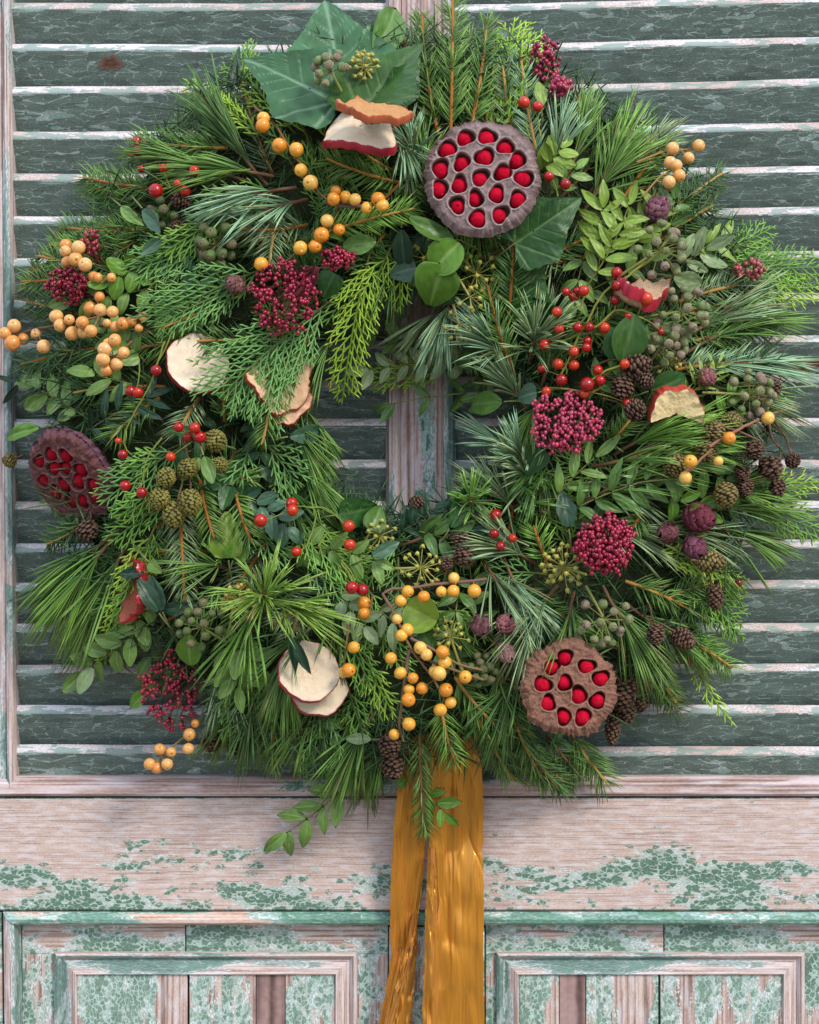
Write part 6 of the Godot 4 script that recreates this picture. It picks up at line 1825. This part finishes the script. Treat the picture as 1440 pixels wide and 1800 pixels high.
# kind, base x, base y, tip x, tip y, bow, layer, tone, then what the kind needs
const GREENS := [
	# top
	"S 792 235 796 -14 2 2.2 mid 46 0.95 orange", "S 770 235 742 26 -10 1.8 mid 44 0.95 orange", "S 826 232 856 34 8 1.8 mid 44 0.95 orange", "S 815 240 826 60 4 0.6 fresh 42 1.0 brown", "S 780 240 772 70 -4 0.6 dark 42 1.0 brown",
	"S 745 200 712 70 -10 0.4 blue 42 0.8 brown", "F 880 250 904 38 -8 1.2 lime 0.30", "F 905 255 932 62 -6 0.9 lime 0.32", "F 866 250 872 70 4 0.9 fresh 0.34", "S 950 300 916 102 -6 2.0 grey 40 0.8 gold",
	"S 900 240 884 120 0 1.0 blue 40 0.8 gold", "P 985 330 1024 235 8 1.6 mid 110 0.42 50", "P 960 330 982 235 6 1.8 grey 100 0.42 44", "P 1035 340 1086 268 10 1.4 fresh 125 0.34 46", "P 1020 380 1075 290 6 1.8 mid 110 0.6 80",
	"S 985 260 1020 170 4 0.8 blue 40 0.7 gold", "S 1080 375 1168 258 -10 1.6 mid 40 0.75 orange", "S 1165 390 1268 306 -8 1.4 dark 42 0.75 gold", "S 1150 430 1252 362 -6 1.2 dark 40 0.75 gold", "P 1060 330 1140 260 0 0.8 blue 105 0.5 60",
	"L 1030 505 1105 362 14 2.6 lime 11 52 0.17 lance 2 0.2 1.0", "L 1050 480 1060 368 6 2.2 lime 8 50 0.17 lance 2 0.3 1.0", "L 1090 460 1152 362 8 2.2 lime 7 48 0.19 ellip 1 0.3 0.9", "L 1170 430 1185 352 4 2.0 mid 5 46 0.2 ellip 1 0.3 0.8",
	"L 1160 450 1292 426 -10 1.6 lime 6 60 0.14 lance 1 0.4 0.7", "L 1170 470 1240 440 6 1.2 sage 4 52 0.2 ellip 1 0.3 0.8", "L 950 300 985 262 4 2.4 lime 6 40 0.26 ellip 1 0.1 1.1", "L 965 345 1010 300 4 2.2 light 4 40 0.2 lance 1 0.2 0.9",
	"S 900 330 925 300 0 0.6 mid 38 0.7 gold",
	# right side
	"F 1225 485 1358 400 -8 1.2 fresh 0.24", "F 1270 490 1432 505 14 1.0 lime 0.30", "F 1262 488 1442 470 -10 0.8 fresh 0.30", "F 1300 470 1395 462 4 0.6 emerald 0.34", "S 1195 530 1362 494 -14 1.8 blue 40 0.7 gold",
	"S 1190 550 1330 528 6 0.8 mid 40 0.7 orange", "P 1200 625 1330 560 -8 1.4 mid 130 0.45 75", "P 1190 600 1290 545 0 1.2 blue 120 0.5 70", "P 1190 640 1330 640 -4 1.6 grey 130 0.45 80", "S 1220 600 1360 568 -6 1.4 mid 44 0.8 gold", "S 1190 650 1352 634 -6 1.8 grey 44 0.75 gold",
	"P 1235 670 1310 700 6 1.2 blue 120 0.5 60", "P 1200 660 1300 690 8 0.8 mid 110 0.5 60", "F 1322 860 1442 848 -8 0.6 lime 0.26", "F 1300 890 1445 938 -14 0.6 fresh 0.28", "P 1235 905 1320 885 -6 1.6 mid 130 0.40 70", "P 1250 920 1310 940 4 1.4 mid 125 0.40 60",
	"P 1215 870 1300 860 2 1.0 fresh 110 0.5 60", "F 1135 972 1292 1012 -14 2.2 lime 0.24", "F 1180 990 1302 1098 -10 1.4 fresh 0.32", "F 1215 1000 1310 1040 -6 1.0 lime 0.30", "S 1100 1022 1244 1090 -10 2.2 mid 40 0.75 gold 1", "S 1190 1115 1284 1172 -6 1.6 fresh 40 0.75 gold",
	"F 1215 1150 1286 1268 14 1.2 lime 0.18", "S 1140 1140 1186 1232 8 1.4 mid 40 0.7 gold", "S 1090 1165 1192 1248 -6 0.6 dark 40 0.75 brown", "P 1100 1060 1190 1120 6 1.4 mid 105 0.5 60", "P 1180 1040 1230 1130 6 1.0 mid 100 0.5 60", "F 1235 1060 1305 1120 6 0.8 fresh 0.3",
	"P 1060 860 1195 800 -6 1.8 mid 130 0.40 80", "P 1080 800 1180 760 -14 2.0 fresh 130 0.42 80", "P 1000 900 1120 840 -10 1.6 mid 120 0.42 70", "P 1040 820 1150 790 8 2.0 mid 115 0.45 60", "S 1060 790 1110 735 4 1.8 mid 38 0.75 gold",
	"L 1000 900 1170 838 -14 2.6 mid 12 62 0.15 lance 2 0.1 1.1", "L 960 900 1045 805 -10 2.2 light 5 60 0.14 lance 1 0.3 0.6", "L 1150 850 1240 900 10 2.2 bright 5 50 0.22 ellip 1 0.2 0.9", "L 1210 790 1300 860 8 1.8 mid 6 58 0.20 ellip 1 0.2 0.9", "L 1255 770 1280 700 4 2.2 bright 4 50 0.16 lance 1 0.2 0.6",
	"L 1165 790 1180 845 0 2.4 mid 3 44 0.24 ellip 1 0.3 0.7", "L 1195 720 1240 655 -4 1.6 lime 7 44 0.08 lance 1 0.1 0.6", "L 1240 690 1262 640 0 1.8 lime 6 36 0.08 lance 1 0.2 0.7",
	# inner right
	"P 930 640 938 592 0 1.6 blue 100 0.95 80 0.022", "P 900 640 860 600 0 1.6 grey 100 0.7 70 0.010", "P 800 520 782 562 6 1.4 grey 95 0.55 64 0.010", "P 790 540 750 562 6 1.0 blue 90 0.5 46", "S 905 660 858 505 -8 2.2 mid 40 0.8 orange", "S 890 590 902 438 4 2.0 dark 42 0.7 orange",
	"S 930 560 920 470 4 1.0 dark 44 0.6 brown", "P 925 720 895 675 0 1.6 blue 85 0.6 60 0.008", "P 935 835 910 795 0 1.8 grey 85 0.75 50 0.014", "P 935 790 878 778 -10 0.8 grey 95 0.40 22", "P 950 860 905 815 0 1.6 blue 85 0.8 70 0.012",
	"S 850 930 826 862 0 2.0 fresh 44 0.7 orange", "P 830 900 826 878 0 1.8 fresh 70 1.0 46 0.016", "P 910 905 868 865 6 1.4 blue 90 0.6 60", "P 940 990 890 960 0 1.2 blue 110 0.7 70", "P 850 980 890 1040 8 1.6 blue 120 0.5 70", "P 880 960 920 1050 8 1.4 grey 110 0.5 70",
	"F 890 860 960 832 6 1.8 fresh 0.4", "F 905 870 925 900 0 1.6 emerald 0.5", "L 830 640 650 650 10 1.8 sage 11 46 0.22 lance 2 0.1 1.0", "L 760 600 660 590 -8 1.2 light 6 44 0.24 ellip 2 0.2 0.9", "F 800 650 648 668 6 0.8 lime 0.3", "L 850 690 690 710 8 1.0 mid 5 46 0.18 lance 2 0.2 0.8",
	"L 880 720 830 680 0 1.4 mid 4 44 0.22 ellip 1 0.3 0.9", "P 950 700 930 740 0 1.4 mid 90 0.7 60", "P 960 800 940 830 0 1.0 dark 90 0.7 60", "S 800 620 850 640 0 0.6 mid 38 0.7 orange",
	"F 960 1010 870 1010 8 0.8 emerald 0.4", "P 980 1030 935 1090 4 1.6 blue 115 0.55 80", "P 1010 1040 1000 1110 6 1.4 mid 110 0.55 70", "P 1060 1030 1110 1110 6 1.4 mid 110 0.6 70", "S 960 990 940 930 0 1.4 fresh 40 0.7 orange", "S 1130 900 1110 930 0 1.6 mid 36 0.7 orange",
	# lower right and bottom
	"S 870 1170 958 1378 14 1.8 mid 42 0.85 gold", "S 900 1260 985 1392 10 1.2 dark 44 0.8 brown", "S 820 1215 902 1370 10 2.2 mid 44 0.85 gold", "S 800 1190 888 1290 10 2.2 mid 40 0.85 gold", "S 775 1240 800 1338 6 2.6 fresh 44 0.8 gold", "S 738 1290 746 1462 4 2.0 mid 34 1.0 brown", "S 850 1290 1000 1372 10 0.8 dark 46 0.8 gold",
	"S 1005 1290 1064 1372 6 0.8 mid 46 0.85 gold", "S 960 1290 1020 1360 6 0.4 dark 46 0.85 brown", "P 1110 1150 1060 1130 0 1.0 mid 100 0.7 60", "P 930 1160 890 1230 6 1.0 dark 110 0.5 60", "S 880 1150 930 1260 6 1.4 dark 40 0.8 brown",
	"P 660 1250 615 1330 4 1.4 mid 115 0.42 70", "P 690 1270 650 1360 4 0.8 mid 105 0.42 60", "F 575 1235 562 1372 4 1.2 emerald 0.42", "F 610 1200 640 1290 4 1.2 fresh 0.4", "S 482 1170 483 1352 4 1.6 mid 44 0.7 orange", "F 455 1120 436 1288 8 1.8 emerald 0.44", "P 430 1200 395 1275 4 1.2 mid 110 0.42 70", "P 445 1200 440 1270 4 1.0 dark 100 0.42 60",
	"P 525 1080 505 1170 6 1.6 mid 120 0.4 70", "P 560 1090 520 1130 0 1.0 dark 110 0.5 60", "F 640 1010 660 1120 6 1.6 fresh 0.42", "F 600 1080 650 1200 6 1.6 fresh 0.36", "F 640 1150 690 1250 6 1.8 lime 0.34", "F 660 1080 720 1180 4 1.2 fresh 0.34", "F 780 1060 850 1120 4 1.2 fresh 0.36", "F 740 1030 780 1110 4 0.8 fresh 0.36",
	"L 640 1350 506 1462 -12 1.4 light 7 58 0.2 ellip 2 0.35 0.8", "L 740 1380 782 1428 4 2.2 bright 4 42 0.22 ellip 1 0.3 0.8", "L 640 1250 560 1310 6 0.8 mid 5 48 0.22 ellip 1 0.3 0.8", "L 395 1105 420 1205 -8 2.4 light 6 56 0.22 ellip 1 0.2 1.0", "L 400 1110 450 1170 4 2.2 light 4 54 0.22 ellip 1 0.3 0.9", "L 590 1030 640 1100 4 2.2 sage 6 44 0.26 ellip 1 0.2 1.0", "L 660 1065 700 1098 4 2.2 sage 4 50 0.18 lance 1 0.2 0.9",
	"L 520 960 660 985 -10 2.2 light 8 46 0.22 lance 2 0.15 0.9",
	# bottom left and left
	"P 468 1075 468 1040 0 2.4 yellow 108 1.05 100 0.026", "P 480 1060 510 1066 0 1.6 yellow 118 0.5 60 0.010", "P 450 1060 430 1110 0 1.4 fresh 120 0.6 70", "P 400 1000 370 990 0 1.2 mid 100 0.7 60",
	"P 215 930 120 1010 8 1.8 mid 175 0.40 75", "P 205 940 150 1010 4 2.0 fresh 170 0.42 60", "P 230 950 180 1040 4 1.4 mid 160 0.35 55", "S 175 905 84 956 -6 1.2 dark 40 0.7 gold", "F 275 920 182 1172 8 2.2 lime 0.17", "F 262 960 215 1100 4 2.0 fresh 0.3", "F 300 880 200 950 6 1.4 fresh 0.34", "F 310 930 250 1010 4 1.0 emerald 0.36", "F 240 1020 160 1130 6 1.0 mid 0.32",
	"L 300 1060 150 1180 -8 1.6 light 8 54 0.24 ellip 1 0.3 0.9", "L 270 1030 225 1130 4 1.8 light 5 50 0.26 ellip 1 0.3 0.9", "L 260 1120 280 1190 4 1.4 mid 4 54 0.24 ellip 1 0.3 0.8", "L 200 1080 155 1130 4 0.6 mid 4 54 0.22 ellip 1 0.3 0.8", "P 230 1060 170 1110 4 0.4 dark 110 0.5 60",
	"S 318 880 326 1052 4 2.6 blue 42 0.75 orange", "S 352 845 374 940 4 2.4 mid 36 0.75 orange", "S 412 860 440 948 4 2.4 mid 36 0.75 orange", "S 280 700 200 765 6 2.0 mid 40 0.8 gold", "S 350 700 315 760 4 2.0 blue 40 0.8 gold", "S 395 740 392 680 0 1.4 mid 36 0.8 gold",
	"F 330 780 185 880 8 2.4 emerald 0.36", "F 290 850 215 905 4 2.0 fresh 0.4", "F 300 790 230 830 4 1.8 fresh 0.4", "S 290 680 130 690 10 1.0 dark 44 0.75 gold", "S 240 600 40 640 6 0.8 dark 44 0.75 orange", "S 260 640 60 670 0 0.4 blue 44 0.75 orange", "S 180 480 40 495 -6 0.8 mid 42 0.75 orange", "S 200 470 70 450 -6 1.0 mid 42 0.75 gold",
	"S 230 430 90 430 -4 0.8 fresh 42 0.75 gold", "S 170 560 50 530 0 0.4 dark 42 0.75 gold", "L 260 640 190 580 4 1.8 light 6 44 0.28 heart 1 0.2 1.0", "L 250 680 170 660 0 1.4 light 4 50 0.22 ellip 1 0.3 0.9", "L 160 740 60 680 4 1.8 light 6 58 0.22 ellip 1 0.25 0.8", "L 190 720 30 672 4 0.8 night 8 60 0.1 lance 2 0.2 0.7", "L 150 760 260 700 -6 1.6 night 10 58 0.12 lance 2 0.1 0.9", "L 290 500 130 530 -6 2.2 light 8 46 0.26 ellip 1 0.2 1.0",
	"L 270 470 200 490 4 2.0 bright 5 44 0.3 ellip 1 0.1 1.0",
	# upper left
	"S 400 260 242 246 -8 2.2 mid 42 0.75 gold", "S 420 270 362 192 -6 1.6 dark 42 0.8 gold", "S 300 280 222 270 -4 1.0 mid 40 0.75 orange", "S 280 332 150 312 -6 1.8 mid 44 0.75 orange", "S 260 360 160 330 0 0.8 emerald 44 0.75 orange", "S 230 410 110 400 0 1.0 mid 42 0.75 gold", "F 450 220 328 142 -6 2.4 lime 0.24", "F 520 235 430 128 -4 2.0 lime 0.30", "F 470 245 380 175 -4 2.2 lime 0.24",
	"F 545 250 490 150 4 2.2 lime 0.32", "F 575 260 555 165 4 2.0 lime 0.34", "F 520 300 480 230 0 1.8 fresh 0.4", "F 560 330 530 260 0 1.6 fresh 0.42", "P 470 325 400 230 -8 1.8 dark 150 0.32 70", "P 480 310 380 300 6 2.0 mid 120 0.42 80", "P 520 330 420 350 4 2.0 grey 100 0.5 70 0.006", "P 540 350 470 370 0 1.8 grey 90 0.6 60 0.006",
	"P 440 320 320 280 -4 1.4 mid 120 0.4 60", "S 700 320 578 280 -8 2.0 mid 40 0.75 gold", "S 690 300 610 250 -4 1.2 mid 40 0.75 gold", "S 560 415 725 368 -8 2.4 fresh 38 0.85 gold", "S 540 395 428 402 -10 2.2 blue 40 0.7 orange", "S 488 385 474 462 4 2.4 blue 40 0.7 gold", "F 430 365 286 446 8 2.4 fresh 0.30", "F 420 410 240 470 6 2.0 emerald 0.34", "F 500 330 360 370 4 1.4 fresh 0.36", "F 470 470 270 565 10 2.4 emerald 0.40", "F 430 500 300 560 6 2.2 emerald 0.4", "F 400 440 230 480 4 1.8 mid 0.34",
	"S 390 540 290 575 6 2.0 mid 40 0.75 gold", "S 470 600 340 600 4 1.6 dark 40 0.75 gold", "F 580 530 395 690 10 3.2 emerald 0.46", "F 560 570 430 720 6 3.0 emerald 0.40", "F 500 620 472 760 0 3.0 emerald 0.34", "S 478 610 462 775 -14 3.4 mid 34 0.75 gold", "S 545 590 470 735 4 3.2 dark 30 0.9 gold", "F 460 770 520 850 -4 2.0 emerald 0.6", "F 440 780 420 840 0 1.6 emerald 0.5", "P 490 725 535 780 -6 1.8 mid 100 0.45 64", "P 505 795 552 850 0 1.6 mid 100 0.42 64", "P 520 690 550 745 0 1.2 mid 85 0.4 50", "S 545 760 560 900 4 1.0 dark 44 0.75 brown", "P 470 830 520 880 0 1.0 dark 100 0.6 60",
	"F 650 445 602 700 8 2.6 lime 0.24", "F 690 430 640 555 8 2.4 lime 0.32", "F 710 420 704 540 6 2.2 lime 0.30", "F 640 480 580 560 4 1.6 fresh 0.36", "P 700 420 690 480 0 0.6 dark 90 0.6 50", "P 735 290 715 250 0 1.0 grey 80 0.8 60", "P 690 230 720 270 0 1.2 grey 70 0.9 50", "P 600 570 555 640 4 1.0 mid 110 0.45 60",
	"L 420 870 505 925 -10 2.4 blue 8 44 0.26 ellip 1 0.1 1.0", "L 440 840 380 860 0 1.6 ivy_dark 4 50 0.3 heart 1 0.2 1.0", "F 500 900 620 1000 8 1.6 fresh 0.42", "F 560 930 640 1010 8 1.4 fresh 0.40", "F 520 980 600 1040 4 1.2 emerald 0.4", "F 420 900 500 980 4 1.2 emerald 0.4", "P 700 960 780 930 4 0.8 dark 90 0.5 50", "F 700 980 700 1060 0 1.0 emerald 0.4", "L 690 940 760 900 6 1.0 night 6 54 0.18 lance 1 0.2 0.9", "L 790 980 830 910 4 1.4 night 5 50 0.16 lance 1 0.2 0.9", "L 720 930 800 950 0 1.2 mid 5 56 0.18 lance 1 0.2 0.8",
	"S 380 600 250 610 4 1.0 mid 42 0.75 brown", "F 400 1010 340 1090 4 1.0 emerald 0.4",
]
